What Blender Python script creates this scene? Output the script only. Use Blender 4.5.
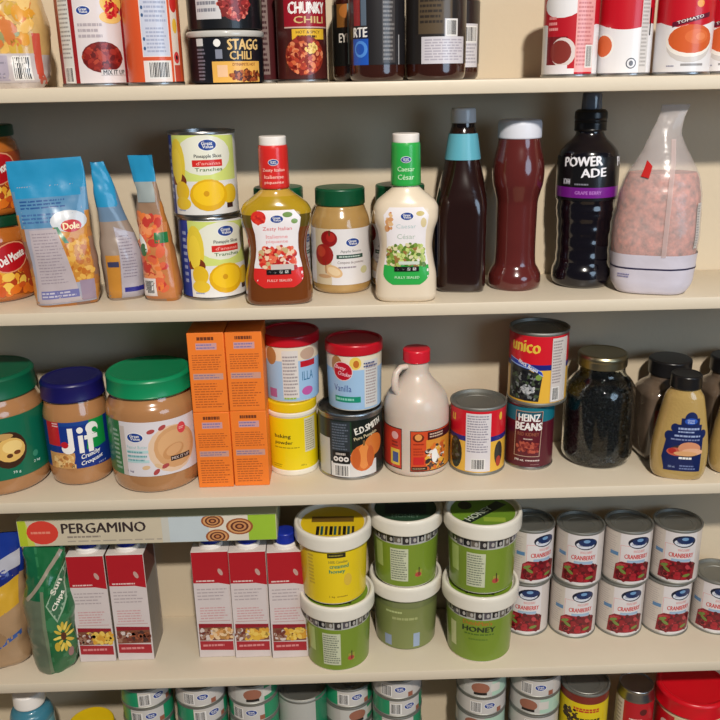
import bpy, bmesh, math, random
from mathutils import Vector, Matrix, noise
PI = math.pi
S = bpy.context.scene
COL = S.collection
for o in list(bpy.data.objects): bpy.data.objects.remove(o)

# ------------------------------------------------------------------ camera
def cam_axes(p, y, r):
    fwd = Vector((math.sin(y)*math.cos(p), math.cos(y)*math.cos(p), -math.sin(p)))
    rt = Vector((math.cos(y), -math.sin(y), 0)); up = rt.cross(fwd)
    return math.cos(r)*rt+math.sin(r)*up, -math.sin(r)*rt+math.cos(r)*up, fwd
cd = bpy.data.cameras.new('camera'); cam = bpy.data.objects.new('camera', cd); COL.objects.link(cam)
rt, up, fw = cam_axes(.323, .0194, -.0193)
M4 = Matrix((rt, up, -fw)).transposed().to_4x4(); M4.translation = Vector((0, -1.02, 1.45))
cam.matrix_world = M4
cd.sensor_width = 36; cd.lens = 36*850/720; cd.clip_start = .05
S.camera = cam
# ------------------------------------------------------------------ world, lamps, exposure
w = bpy.data.worlds.new('world'); S.world = w; w.use_nodes = True
w.node_tree.nodes['Background'].inputs[0].default_value = (.78, .86, 1, 1)
w.node_tree.nodes['Background'].inputs[1].default_value = .06
def lamp(name, kind, loc, energy, color, size, target=None):
    l = bpy.data.lights.new(name, kind); l.energy = energy; l.color = color
    if kind == 'AREA': l.shape = 'DISK'; l.size = size
    else: l.shadow_soft_size = size
    o = bpy.data.objects.new(name, l); COL.objects.link(o); o.location = loc
    if target: o.rotation_euler = (Vector(target)-Vector(loc)).to_track_quat('-Z', 'Y').to_euler()
    return o
lamp('ceiling_lamp', 'POINT', (.29, -2.20, 2.90), 345, (1, .925, .83), .07)
lamp('window_light', 'AREA', (1.5, -1.9, 1.55), 13, (.58, .78, 1), 1.1, (.2, 0, 1))
S.view_settings.view_transform = 'Standard'; S.view_settings.look = 'None'
S.view_settings.gamma = 1; S.view_settings.use_curve_mapping = False
S.view_settings.exposure = 0

# ------------------------------------------------------------------ materials
def lin(c):
    f = lambda v: (v/255/12.92 if v <= 10 else ((v/255+.055)/1.055)**2.4)
    return tuple(f(v) for v in c[:3])
MATS = {}
def mat(name, col=None, rough=.45, metal=0, coat=0, trans=0, alpha=1, bump=0, bscale=200, var=.06, vscale=25, ior=1.45, sss=0, spec=.5):
    if name in MATS: return MATS[name]
    m = bpy.data.materials.new(name); m.use_nodes = True; MATS[name] = m
    N = m.node_tree.nodes; L = m.node_tree.links; b = N['Principled BSDF']
    tc = N.new('ShaderNodeTexCoord'); nz = N.new('ShaderNodeTexNoise'); nz.inputs['Scale'].default_value = vscale
    nz.inputs['Detail'].default_value = 3; L.new(tc.outputs['Object'], nz.inputs['Vector'])
    mr = N.new('ShaderNodeMapRange'); mr.inputs[1].default_value = .3; mr.inputs[2].default_value = .7
    mr.inputs[3].default_value = 1-var; mr.inputs[4].default_value = 1+var*.5; L.new(nz.outputs['Fac'], mr.inputs[0])
    mx = N.new('ShaderNodeVectorMath'); mx.operation = 'SCALE'; L.new(mr.outputs[0], mx.inputs['Scale'])
    if col is None:
        a = N.new('ShaderNodeAttribute'); a.attribute_name = 'Col'; L.new(a.outputs['Color'], mx.inputs[0])
    else: mx.inputs[0].default_value = lin(col)
    L.new(mx.outputs[0], b.inputs['Base Color'])
    b.inputs['Roughness'].default_value = rough; b.inputs['Metallic'].default_value = metal
    b.inputs['Coat Weight'].default_value = coat; b.inputs['Coat Roughness'].default_value = .06
    b.inputs['Transmission Weight'].default_value = trans; b.inputs['Alpha'].default_value = alpha
    b.inputs['IOR'].default_value = ior; b.inputs['Specular IOR Level'].default_value = spec
    if sss: b.inputs['Subsurface Weight'].default_value = sss; b.inputs['Subsurface Scale'].default_value = .01
    if bump:
        n2 = N.new('ShaderNodeTexNoise'); n2.inputs['Scale'].default_value = bscale; L.new(tc.outputs['Object'], n2.inputs['Vector'])
        bp = N.new('ShaderNodeBump'); bp.inputs['Strength'].default_value = bump; bp.inputs['Distance'].default_value = .002
        L.new(n2.outputs['Fac'], bp.inputs['Height']); L.new(bp.outputs[0], b.inputs['Normal'])
    return m
PAINT = mat('cream_paint', (212, 199, 177), .42, bump=.12, bscale=90, var=.03, vscale=6)
WALLM = mat('wall_paint', (203, 188, 163), .7, bump=.15, bscale=120, var=.03, vscale=4)
PRINT = mat('glossy_print', None, .32, coat=.25, var=.03)
CARD = mat('printed_card', None, .55, var=.04)
FILM = mat('printed_film', None, .28, coat=.5, bump=.35, bscale=45, var=.05)
TIN = mat('tin_plate', (165, 165, 165), .3, metal=1, var=.1)
DTIN = mat('dull_tin', (150, 150, 144), .55, metal=.85, var=.1)
def plastic(name, c, rough=.35, **k): return mat(name, c, rough, **k)
def sauce(name, c=None, **k): return mat(name, c, .18, coat=1, var=.08, **k)

# ------------------------------------------------------------------ mesh helpers
def mobj(name, V, F, m, parent=None, cols=None, angle=38, flat=False):
    me = bpy.data.meshes.new(name); me.from_pydata([tuple(v) for v in V], [], F)
    me.materials.append(m)
    if cols is not None:
        at = me.color_attributes.new('Col', 'FLOAT_COLOR', 'CORNER')
        buf = []
        cache = {}
        for p in me.polygons:
            c = cols[p.index]
            if c not in cache: cache[c] = (*lin(c), 1)
            buf.extend(cache[c]*p.loop_total)
        at.data.foreach_set('color', buf)
    if not flat:
        me.polygons.foreach_set('use_smooth', [True]*len(me.polygons)); me.set_sharp_from_angle(angle=math.radians(angle))
    me.update()
    o = bpy.data.objects.new(name, me); COL.objects.link(o); o.parent = parent
    return o
def thing(name, label, cat, loc=(0, 0, 0), rz=0, group=None, rx=0, ry=0):
    o = bpy.data.objects.new(name, None); COL.objects.link(o); o.empty_display_size = .02
    o.location = loc; o.rotation_euler = (rx, ry, rz); return tag(o, label, cat, group)
def tag(o, label, cat, group=None, kind=None):
    o['label'] = label; o['category'] = cat
    if group: o['group'] = group
    if kind: o['kind'] = kind
    return o
def dup(root, loc, rz=None, label=None, group=None):
    r = root.copy(); COL.objects.link(r); r.location = loc
    if rz is not None: r.rotation_euler.z = rz
    if label: r['label'] = label
    if group: r['group'] = group
    for ch in list(root.children):
        c = ch.copy(); COL.objects.link(c); c.parent = r
        for g in list(ch.children):
            d = g.copy(); COL.objects.link(d); d.parent = c
    return r
def rounded(P, d, n=3):
    out = [P[0]]
    for i in range(1, len(P)-1):
        a, b, c = Vector(P[i-1]), Vector(P[i]), Vector(P[i+1])
        la, lc = (a-b).length, (c-b).length
        if la < 1e-6 or lc < 1e-6: out.append(P[i]); continue
        k = min(d, la*.48, lc*.48); p = b+(a-b)/la*k; q = b+(c-b)/lc*k
        for t in range(n+1):
            t /= n; out.append(tuple((1-t)**2*p+2*t*(1-t)*b+t*t*q))
    out.append(P[-1]); return out
def lathe(P, seg=44, cx=0, cy=0):
    V, F = [], []; idx = []
    for r, z in P:
        if r < 1e-5: idx.append([len(V)]*seg); V.append((cx, cy, z))
        else:
            idx.append(list(range(len(V), len(V)+seg)))
            V += [(cx+r*math.cos(2*PI*k/seg), cy+r*math.sin(2*PI*k/seg), z) for k in range(seg)]
    for i in range(len(P)-1):
        for k in range(seg):
            q = [idx[i][k], idx[i][(k+1) % seg], idx[i+1][(k+1) % seg], idx[i+1][k]]
            f = [q[0]]
            for a in q[1:]:
                if a != f[-1]: f.append(a)
            if f[-1] == f[0]: f.pop()
            if len(f) >= 3: F.append(f)
    return V, F
def turned(name, P, m, parent=None, rnd=0, seg=44, colf=None, cx=0, cy=0, fins=None, tilt=None):
    if rnd: P = rounded(P, rnd)
    V, F = lathe(P, seg, cx, cy)
    if fins:      # ribbed cap side: (count, depth, zlo, zhi)
        n, dp, z0, z1 = fins
        V = [((v[0]-cx)*(1-dp*(.5+.5*math.cos(n*math.atan2(v[1]-cy, v[0]-cx))))+cx, (v[1]-cy)*(1-dp*(.5+.5*math.cos(n*math.atan2(v[1]-cy, v[0]-cx))))+cy, v[2]) if z0 < v[2] < z1 else v for v in V]
    cols = None
    if colf: cols = [colf(sum(V[i][2] for i in f)/len(f)) for f in F]
    return mobj(name, V, F, m, parent, cols)
def pchip(xs, ys):
    n = len(xs); h = [xs[i+1]-xs[i] for i in range(n-1)]; d = [(ys[i+1]-ys[i])/h[i] for i in range(n-1)]
    m = [d[0]]+[0 if d[i-1]*d[i] <= 0 else 3*(h[i-1]+h[i])/((2*h[i]+h[i-1])/d[i-1]+(h[i]+2*h[i-1])/d[i]) for i in range(1, n-1)]+[d[-1]]
    def f(x):
        x = min(max(x, xs[0]), xs[-1]); i = 0
        while i < n-2 and x > xs[i+1]: i += 1
        t = (x-xs[i])/h[i]; t2 = t*t; t3 = t2*t
        return (2*t3-3*t2+1)*ys[i]+(t3-2*t2+t)*h[i]*m[i]+(-2*t3+3*t2)*ys[i+1]+(t3-t2)*h[i]*m[i+1]
    return f
class Loft:
    "superellipse sections (z, half width, half depth, exponent, centre x, centre y)"
    def __init__(s, secs, wob=0, wscale=25, seed=0):
        secs = [tuple(q)+(0,)*(6-len(q)) for q in secs]; xs = [q[0] for q in secs]; s.z0, s.z1 = xs[0], xs[-1]; s.keys = xs
        s.f = [pchip(xs, [q[i] for q in secs]) for i in range(1, 6)]; s.wob, s.ws, s.seed = wob, wscale, seed
    def at(s, z): return [f(z) for f in s.f]
    def wobble(s, p):
        if not s.wob: return 0
        q = Vector((p[0]*s.ws+s.seed, p[1]*s.ws, p[2]*s.ws*.8)); return s.wob*(noise.noise(q)+.5*abs(noise.noise(q*2.7))-.25)
    def pt(s, th, z, off=0):
        a, b, n, cx, cy = s.at(z); c, d = math.cos(th), math.sin(th)
        ex = 2/n; x = a*math.copysign(abs(c)**ex, c); y = b*math.copysign(abs(d)**ex, d)
        l = math.hypot(x/max(a, 1e-4)**1, y/max(b, 1e-4)) or 1; nx, ny = x/max(a, 1e-4)**2, y/max(b, 1e-4)**2; k = math.hypot(nx, ny) or 1
        o = off+s.wobble((x, y, z)); return (cx+x+nx/k*o, cy+y+ny/k*o, z)
    def mesh(s, name, m, parent=None, seg=48, dz=.003, colf=None, cap=True, off=0, z0=None, z1=None, angle=50):
        z0 = s.z0 if z0 is None else z0; z1 = s.z1 if z1 is None else z1
        n = max(2, int((z1-z0)/dz)); zs = sorted(set([z0+(z1-z0)*i/n for i in range(n+1)]+[k for k in s.keys if z0 < k < z1]))
        V, F = [], []
        for z in zs: V += [s.pt(2*PI*k/seg, z, off) for k in range(seg)]
        for i in range(len(zs)-1):
            for k in range(seg): F.append([i*seg+k, i*seg+(k+1) % seg, (i+1)*seg+(k+1) % seg, (i+1)*seg+k])
        if cap: F.append(list(range(seg))[::-1]); F.append([(len(zs)-1)*seg+k for k in range(seg)])
        cols = [colf(*[sum(V[i][j] for i in f)/len(f) for j in (0, 2)]) for f in F] if colf else None
        return mobj(name, V, F, m, parent, cols, angle)
    def front(s, u, v, o):
        a, b, n, cx, cy = s.at(v); t = min(abs(u/a), .995); yy = b*(1-t**n)**(1/n)
        nx, ny = math.copysign(t**(n-1)/a, u), -(yy/b)**(n-1)/b; k = math.hypot(nx, ny)
        o += s.wobble((u, -yy, v)); return (cx+u+nx/k*o, cy-yy+ny/k*o, v)
def boxmesh(w, d, h, x=0, y=0, z=0):
    V = [(x+sx*w/2, y+sy*d/2, z+k*h) for k in (0, 1) for sx, sy in ((-1, -1), (1, -1), (1, 1), (-1, 1))]
    return V, [[3, 2, 1, 0], [4, 5, 6, 7], [0, 1, 5, 4], [1, 2, 6, 5], [2, 3, 7, 6], [3, 0, 4, 7]]
def bevbox(name, w, d, h, m, parent=None, x=0, y=0, z=0, bev=.001, col=None):
    V, F = boxmesh(w, d, h, x, y, z); bm = bmesh.new(); vs = [bm.verts.new(v) for v in V]
    for f in F: bm.faces.new([vs[i] for i in f])
    if bev: bmesh.ops.bevel(bm, geom=bm.edges[:], offset=bev, segments=2, affect='EDGES', profile=.5)
    V = [v.co.copy() for v in bm.verts]; bm.verts.index_update(); F = [[v.index for v in f.verts] for f in bm.faces]; bm.free()
    return mobj(name, V, F, m, parent, [col]*len(F) if col else None, 30)
def tube(name, pts, r, m, parent=None, seg=12, flat=1):
    V, F = [], []; pts = [Vector(p) for p in pts]
    for i, p in enumerate(pts):
        t = (pts[min(i+1, len(pts)-1)]-pts[max(i-1, 0)]).normalized(); a = t.cross(Vector((0, 1, .01))).normalized(); b = t.cross(a)
        rr = r[i] if isinstance(r, (list, tuple)) else r
        V += [p+rr*(math.cos(2*PI*k/seg)*a+flat*math.sin(2*PI*k/seg)*b) for k in range(seg)]
    for i in range(len(pts)-1):
        for k in range(seg): F.append([i*seg+k, i*seg+(k+1) % seg, (i+1)*seg+(k+1) % seg, (i+1)*seg+k])
    F.append(list(range(seg))); F.append([(len(pts)-1)*seg+k for k in range(seg)])
    return mobj(name, V, F, m, parent)

# ------------------------------------------------------------------ printed artwork
GLY = {}
def glyphs(s, bold=0):
    if (s, bold) in GLY: return GLY[(s, bold)]
    c = bpy.data.curves.new('t', 'FONT'); c.body = s; c.size = 1; c.resolution_u = 2
    o = bpy.data.objects.new('t', c); COL.objects.link(o); bpy.context.view_layer.update()
    me = o.to_mesh(); vs = [(v.co.x, v.co.y) for v in me.vertices]; fs = [tuple(p.vertices) for p in me.polygons]
    x0 = min(v[0] for v in vs); x1 = max(v[0] for v in vs); y0 = min(v[1] for v in vs); y1 = max(v[1] for v in vs)
    out = [[((vs[i][0]-x0)/(x1-x0)-.5, (vs[i][1]-y0)/(y1-y0)-.5) for i in f] for f in fs]
    o.to_mesh_clear(); bpy.data.objects.remove(o); bpy.data.curves.remove(c); GLY[(s, bold)] = out; return out
WHITE = (236, 234, 230); BLK = (22, 20, 22)
class Art:
    def __init__(s, seed=1): s.p = []; s.k = 0; s.r = random.Random(seed)
    def poly(s, pts, c, same=False):
        if not same: s.k += 1
        s.p.append((pts, c, s.k)); return s
    def rect(s, u0, v0, u1, v1, c, same=False): return s.poly([(u0, v0), (u1, v0), (u1, v1), (u0, v1)], c, same)
    def ell(s, u, v, a, b, c, n=18, rot=0, same=False):
        cr, sr = math.cos(rot), math.sin(rot); P = []
        for k in range(n):
            x, y = a*math.cos(2*PI*k/n), b*math.sin(2*PI*k/n); P.append((u+x*cr-y*sr, v+x*sr+y*cr))
        return s.poly(P, c, same)
    def text(s, t, u, v, w, h, c, rot=0, bold=.015, shear=0):
        s.k += 1; cr, sr = math.cos(rot), math.sin(rot)
        for dx, dy in (((0, 0),) if bold < .012 else ((-bold*h, -bold*h*.5), (bold*h, bold*h*.5))):
            s.k += 1
            for f in glyphs(t):
                P = []
                for x, y in f:
                    x = x*w+y*h*shear+dx; y = y*h+dy; P.append((u+x*cr-y*sr, v+x*sr+y*cr))
                s.p.append((P, c, s.k))
        return s
    def lines(s, u0, v0, u1, v1, n, c, fill=.5, ragged=.25):
        s.k += 1; dh = (v1-v0)/n; wd = (u1-u0)
        for i in range(n):
            y = v1-(i+.5)*dh; x = u0; end = u1-wd*ragged*s.r.random()
            while x < end:
                l = wd*s.r.uniform(.06, .2); x2 = min(x+l, end)
                s.p.append(([(x, y-dh*fill/2), (x2, y-dh*fill/2), (x2, y+dh*fill/2), (x, y+dh*fill/2)], c, s.k)); x = x2+wd*.025
        return s
    def bars(s, u0, v0, u1, v1, n=17, c=(40, 38, 42), bg=(225, 222, 218), pad=.0015):
        s.rect(u0-pad, v0-pad, u1+pad, v1+pad, bg); s.k += 1; st = (u1-u0)/n
        for i in range(n):
            w_ = st*s.r.choice((.35, .55, .75)); s.p.append(([(u0+i*st, v0), (u0+i*st+w_, v0), (u0+i*st+w_, v1), (u0+i*st, v1)], c, s.k))
        return s
    def blobs(s, u, v, a, b, n, cols, size=.004, sq=.7, box=False):
        n = int(n*1.9); size *= .74
        for i in range(n):
            if box: x, y = s.r.uniform(-1, 1)*a, s.r.uniform(-1, 1)*b
            else:
                t, q = s.r.random()*2*PI, math.sqrt(s.r.random()); x, y = a*q*math.cos(t), b*q*math.sin(t)
            if i % 4 == 0: s.k += 1
            z = size*s.r.uniform(.6, 1.2); s.ell(u+x, v+y, z, z*sq, s.r.choice(cols), 8, s.r.random()*PI, same=True)
        return s
    def logo(s, u, v, w, rot=0, blue=(28, 62, 140)):
        s.ell(u, v, w/2, w*.31, WHITE, 22, rot); s.ell(u, v, w*.46, w*.27, blue, 22, rot)
        s.text('Great', u-w*.02, v+w*.09, w*.56, w*.17, WHITE, rot, .03); s.text('Value', u+w*.02, v-w*.08, w*.56, w*.15, WHITE, rot, .03); return s
    def build(s, name, f, parent, m=None, us=.003, vs=0, off=.00018, dl=.000012):
        m = m or PRINT; bm = bmesh.new(); la = bm.faces.layers.int.new('c'); cols = []; ci = {}
        for P, c, k in s.p:
            if c not in ci: ci[c] = len(cols); cols.append(c)
            try: fc = bm.faces.new([bm.verts.new((x, y, k)) for x, y in P])
            except ValueError: continue
            fc[la] = ci[c]
        grid = [None, None]
        for ax, st in ((0, us), (1, vs)):
            if not st: continue
            lo = min(p[ax] for P, _, _ in s.p for p in P); hi = max(p[ax] for P, _, _ in s.p for p in P)
            n = int((hi-lo)/st); grid[ax] = (lo, (hi-lo)/(n+1), n)
            for i in range(1, n+1):
                x = lo+(hi-lo)*i/(n+1); co = [0, 0, 0]; no = [0, 0, 0]; co[ax] = x; no[ax] = 1
                bmesh.ops.bisect_plane(bm, geom=bm.verts[:]+bm.edges[:]+bm.faces[:], dist=1e-7, plane_co=co, plane_no=no)
        bm.verts.index_update()
        def cell(x, g):      # all layers share the same facets
            i = min(max(int((x-g[0])/g[1]+1e-6), 0), g[2]); return g[0]+i*g[1], g[0]+(i+1)*g[1], (x-g[0])/g[1]-i
        def ff(x, y, o):
            if not grid[0]: return f(x, y, o)
            x0, x1, t = cell(x, grid[0])
            if not grid[1]: return Vector(f(x0+1e-8, y, o)).lerp(Vector(f(x1-1e-8, y, o)), t)
            y0, y1, q = cell(y, grid[1]); A, B = [Vector(f(x0, k, o)).lerp(Vector(f(x1, k, o)), t) for k in (y0, y1)]
            return A.lerp(B, q)
        V = [ff(v.co.x, v.co.y, off+dl*v.co.z) for v in bm.verts]; F = []; C = []
        for fc in bm.faces:
            ids = [v.index for v in fc.verts]; area = fc.calc_area()
            if fc.normal.z < 0: ids.reverse()
            F.append(ids); C.append(cols[fc[la]])
        bm.free(); return mobj(name, V, F, m, parent, C, 50)
def cyl(r, a0=0, cx=0, cy=0):
    rf = r if callable(r) else (lambda v: r); r0 = r(.04) if callable(r) else r
    def f(u, v, o):
        a = u/r0+a0; R = rf(v)+o; return (cx+R*math.sin(a), cy-R*math.cos(a), v)
    return f
def flatf(y, cx=0): return lambda u, v, o: (cx+u, y-o, v)
def topf(z): return lambda u, v, o: (u, v, z+o)
def wrapbox(w, d, bot=0):
    def f(u, v, o):
        if u < -w/2-1e-9: return (-w/2-o, -d/2+(-w/2-u), v)
        if u > w/2+1e-9: return (w/2+o, -d/2+(u-w/2), v)
        return (u, -d/2-o, v)
    return f

# ------------------------------------------------------------------ the closet
def slab(name, x0, x1, y0, y1, z0, z1, m, bev=.0015):
    return bevbox(name, x1-x0, y1-y0, z1-z0, m, None, (x0+x1)/2, (y0+y1)/2, z0, bev)
XL, XR, YB = -.72, .98, .152
wb = slab('wall_back', XL-.05, XR+.05, YB, YB+.05, 0, 2.5, WALLM, 0); wb['kind'] = 'structure'
wl = slab('wall_left', XL-.05, XL, -.12, YB, 0, 2.5, WALLM, 0); wl['kind'] = 'structure'
wr = slab('wall_right', XR, XR+.05, -.12, YB, 0, 2.5, WALLM, 0); wr['kind'] = 'structure'
fl = slab('floor', XL-.05, XR+.05, -2.2, YB, -.05, 0, mat('floor_vinyl', (150, 132, 108), .5), 0); fl['kind'] = 'structure'
ZB = [1.4272, 1.164, .9048, .6159, .334]; TH = .016
ZS = [z+TH for z in ZB]
desc = ['cream white shelf board topmost in the closet, carrying chili and soup cans', 'cream white shelf board carrying the salad dressing bottles and salt bag',
        'cream white shelf board carrying the peanut butter jars and maple syrup jug', 'cream white shelf board carrying the honey buckets and cranberry cans',
        'lowest cream white shelf board, carrying the stacks of small flat cans']
for z, d in zip(ZB, desc): tag(slab('shelf_board', XL, XR, 0, YB-.0005, z, z+TH, PAINT, .0018), d, 'shelf')

def facing(x, y, frac=0): return math.atan2(-x, y+1.02)+math.asin(max(-.99, min(.99, frac)))
def can_body(r, h, parent, m=TIN, name='can_body', seg=48):
    P = [(0, .0022), (r-.004, .0022), (r-.003, 0), (r-.0006, 0), (r, .0012), (r-.0002, .003), (r-.0014, .0042), (r-.0014, h-.0042), (r-.0002, h-.003), (r, h-.0012), (r-.0006, h),
         (r-.003, h), (r-.0036, h-.0042), (r-.009, h-.0046), (r-.0098, h-.0038), (r-.0155, h-.0038), (r-.0163, h-.0046), (0, h-.0046)]
    return turned(name, P, m, parent, seg=seg)
def can(name, label, cat, x, y, z, r, h, art, frac=0, group=None, m=TIN, tab=False, rz=None):
    t = thing(name, label, cat, (x, y, z), facing(x, y, frac) if rz is None else rz, group)
    can_body(r, h, t, m); art.build('label', cyl(r-.0012), t)
    if tab:
        V, F = lathe([(.004, h-.0036), (.0085, h-.0036), (.0085, h-.0026), (.004, h-.0026), (.004, h-.0036)], 16, 0, -r*.45)
        mobj('pull_tab', V, F, TIN, t)
    return t

# ================================================================== SHELF 1 (top)
Z = ZS[0]
# bag of orange fruit pieces
t = thing('snack_bag', 'clear bag of orange and yellow fruit pieces at the left end of the top shelf', 'bag', (-.402, .062, Z), .1)
L = Loft([(0, .05, .03, 3, 0, 0), (.015, .06, .04, 2.6), (.06, .062, .042, 2.4), (.10, .056, .034, 2.2), (.135, .05, .012, 2.2), (.15, .05, .002, 2)], .006, 22, 3)
FRUIT = mat('fruit_print', None, .25, coat=.7, bump=.5, bscale=60, var=.12)
rr = random.Random(4)
def fcol(x, z):
    n = noise.noise(Vector((x*28, z*30, 1.7)))
    if z < .036: return (196, 184, 176)
    return (214, 150, 60) if n > .12 else (222, 186, 120) if n > -.12 else (150, 150, 105) if n > -.3 else (200, 110, 60)
L.mesh('bag_film', FRUIT, t, colf=lambda x, z: (196, 184, 176) if z < .036 else (206, 168, 104), dz=.004)
a = Art(2); a.blobs(-.002, .078, .052, .036, 60, [(214, 150, 50), (222, 176, 90), (226, 190, 120), (150, 150, 100), (206, 120, 60), (200, 160, 60)], .014, .6, box=True)
a.rect(-.045, .006, .052, .038, (190, 180, 180)); a.rect(-.045, .008, .02, .036, (168, 158, 172)); a.lines(-.043, .01, .018, .034, 6, (140, 132, 146)); a.bars(.026, .01, .043, .034, 9); a.rect(.049, .004, .056, .06, (196, 80, 60))
a.ell(-.05, .013, .004, .003, (30, 20, 80))
a.build('printed_label', L.front, t, FILM, vs=.006)
# kidney bean can
def gv_beans():
    a = Art(5); r = .0412; a.rect(-PI*r, .004, PI*r, .106, (150, 30, 34)); a.rect(-.026, .004, .03, .106, (214, 205, 205)); a.rect(-.0505, .004, -.0315, .106, (214, 212, 206))
    a.lines(-.0495, .03, -.0325, .1, 15, (150, 146, 144), .4); a.bars(-.047, .006, -.035, .021, 7); a.logo(-.014, .082, .0165)
    a.ell(.019, .09, .014, .012, (226, 190, 90)); a.ell(.017, .075, .014, .007, (228, 190, 110)); a.blobs(.018, .084, .009, .009, 20, [(190, 30, 40), (160, 26, 34), (220, 80, 60)], .004)
    a.lines(-.022, .052, .006, .07, 3, (170, 160, 165)); a.ell(.003, .032, .024, .017, (110, 26, 22)); a.blobs(.003, .032, .021, .015, 60, [(130, 30, 24), (96, 20, 20), (168, 62, 42), (150, 44, 34)], .0052)
    a.rect(-.001, .0125, .029, .0185, (205, 200, 200)); a.text('MIX IT UP', .0145, .0155, .026, .005, BLK, 0, .03); return a
can('food_can', 'can with a picture of dark red kidney beans on its white label', 'can', -.2855, .062, Z, .0425, .11, gv_beans(), .1)
def orange_back():
    a = Art(6); r = .032; a.rect(-PI*r, .004, PI*r, .106, (214, 86, 44)); a.rect(-.0145, .004, .0175, .106, (226, 214, 210)); a.rect(-.0135, .032, .0165, .104, (196, 200, 216)); a.rect(-.0145, .027, .0175, .031, (205, 84, 48))
    a.lines(-.009, .035, .016, .063, 7, (158, 164, 188)); a.lines(-.009, .067, .016, .1, 7, (158, 164, 188)); a.bars(-.008, .009, .0145, .025, 13)
    for v in (.04, .05, .075, .083): a.ell(-.0115, v, .0014, .002, (60, 90, 130))
    a.rect(.0205, .004, .032, .106, (222, 205, 190)); a.ell(.027, .088, .006, .01, (200, 40, 34)); a.ell(.027, .064, .004, .008, (230, 180, 60)); a.ell(.0265, .03, .0045, .0065, (205, 60, 60)); a.rect(.022, .004, .032, .022, (190, 70, 52)); a.ell(.0265, .03, .0018, .0026, BLK)
    return a
can('food_can', 'can with an orange label turned to show its blue information panel and barcode', 'can', -.2120, .037, Z, .033, .11, orange_back(), .05)
# chili bowls
NAVY = (24, 28, 40)
def bowl(label, x, y, z, art, frac, grp=None):
    t = thing('chili_bowl', label, 'bowl', (x, y, z), facing(x, y, frac), grp)
    turned('bowl_body', [(0, .003), (.036, .003), (.038, 0), (.0415, .002), (.0432, .01), (.0438, .051), (.0432, .052), (0, .052)], plastic('black_plastic', (20, 20, 22), .25, coat=.5), t, .001)
    turned('lid', [(.0436, .0515), (.0452, .0515), (.0458, .0535), (.0458, .0565), (.0445, .0585), (.041, .0585), (.040, .056), (0, .056)], plastic('clear_grey_rim', (190, 188, 182), .25, coat=.6), t, .0008)
    art.build('label', cyl(lambda v: .0432+.0007*v/.05), t); return t
a = Art(7); a.rect(-.13, .002, .13, .0505, (20, 22, 30)); a.rect(-.042, .042, -.032, .05, (205, 205, 205)); a.lines(-.042, .004, -.03, .04, 9, (120, 116, 130))
a.rect(-.022, .002, .04, .025, (226, 174, 84)); a.text('STAGG', .0175, .0432, .04, .0115, (222, 186, 122), 0, .05); a.text('CHILI', .013, .0315, .027, .009, (216, 178, 112), 0, .04)
a.ell(-.0145, .045, .0042, .0042, WHITE); a.rect(-.017, .028, -.009, .038, (130, 134, 150)); a.rect(-.016, .008, -.004, .021, (232, 190, 150)); a.text('DYNAMITE HOT', .017, .0215, .03, .0032, (130, 60, 40), 0, .02)
a.blobs(.02, .009, .021, .006, 60, [(96, 40, 20), (140, 66, 30), (70, 30, 22), (170, 90, 40)], .0032)
bowl('black chili bowl with a yellow patch, standing on the shelf under another bowl', -.1315, .062, Z, a, .1)
a = Art(8); a.rect(-.13, .002, .13, .0505, (20, 22, 26)); a.rect(-.036, .012, -.004, .0505, (206, 204, 206)); a.lines(-.034, .018, -.008, .04, 3, (130, 130, 140)); a.ell(.012, .03, .019, .02, (120, 36, 34)); a.blobs(.012, .028, .018, .018, 50, [(190, 74, 66), (150, 44, 44), (214, 120, 104), (120, 30, 30)], .0045)
bowl('black bowl with white and red label, stacked on top of another chili bowl', -.1305, .062, Z+.0585, a, 0)
a = Art(9); a.rect(-.1, .004, .1, .106, (70, 22, 26)); a.rect(-.02, .01, -.004, .10, (128, 108, 104)); a.lines(-.019, .012, -.005, .098, 14, (60, 20, 24)); a.rect(.008, .005, .03, .03, (140, 30, 50))
can('food_can', 'dark maroon can mostly hidden just right of the chili bowls', 'can', -.0885, .124, Z, .0265, .11, a, .3)
def chunky():
    a = Art(10); r = .0298; a.rect(-PI*r, .004, PI*r, .106, (70, 28, 26)); a.rect(-.022, .061, .045, .106, (150, 22, 38)); a.rect(-.022, .0605, .045, .062, (200, 170, 160))
    a.text("Campbell's", .008, .0945, .024, .005, (228, 150, 160), 0, .03); a.text('CHUNKY', .008, .0825, .047, .0125, WHITE, 0, .06); a.text('CHILI', .01, .0695, .038, .0075, (206, 178, 120), 0, .04)
    a.rect(-.012, .048, .03, .0595, (222, 176, 50)); a.text('HOT & SPICY', .008, .056, .03, .0032, (80, 50, 20), 0, .03); a.lines(-.006, .0495, .022, .0527, 1, (80, 50, 20), .8)
    a.ell(.003, .03, .025, .022, (130, 44, 30)); a.blobs(.003, .03, .022, .02, 90, [(170, 60, 40), (200, 100, 60), (120, 30, 22), (214, 130, 90), (150, 50, 40)], .0045); a.blobs(.01, .038, .008, .005, 14, [(222, 186, 90), (230, 200, 120)], .003); return a
can('food_can', 'dark red chili can with a yellow strip, left of the dark sauce jars', 'can', -.0415, .072, Z, .031, .11, chunky(), .02)
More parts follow.
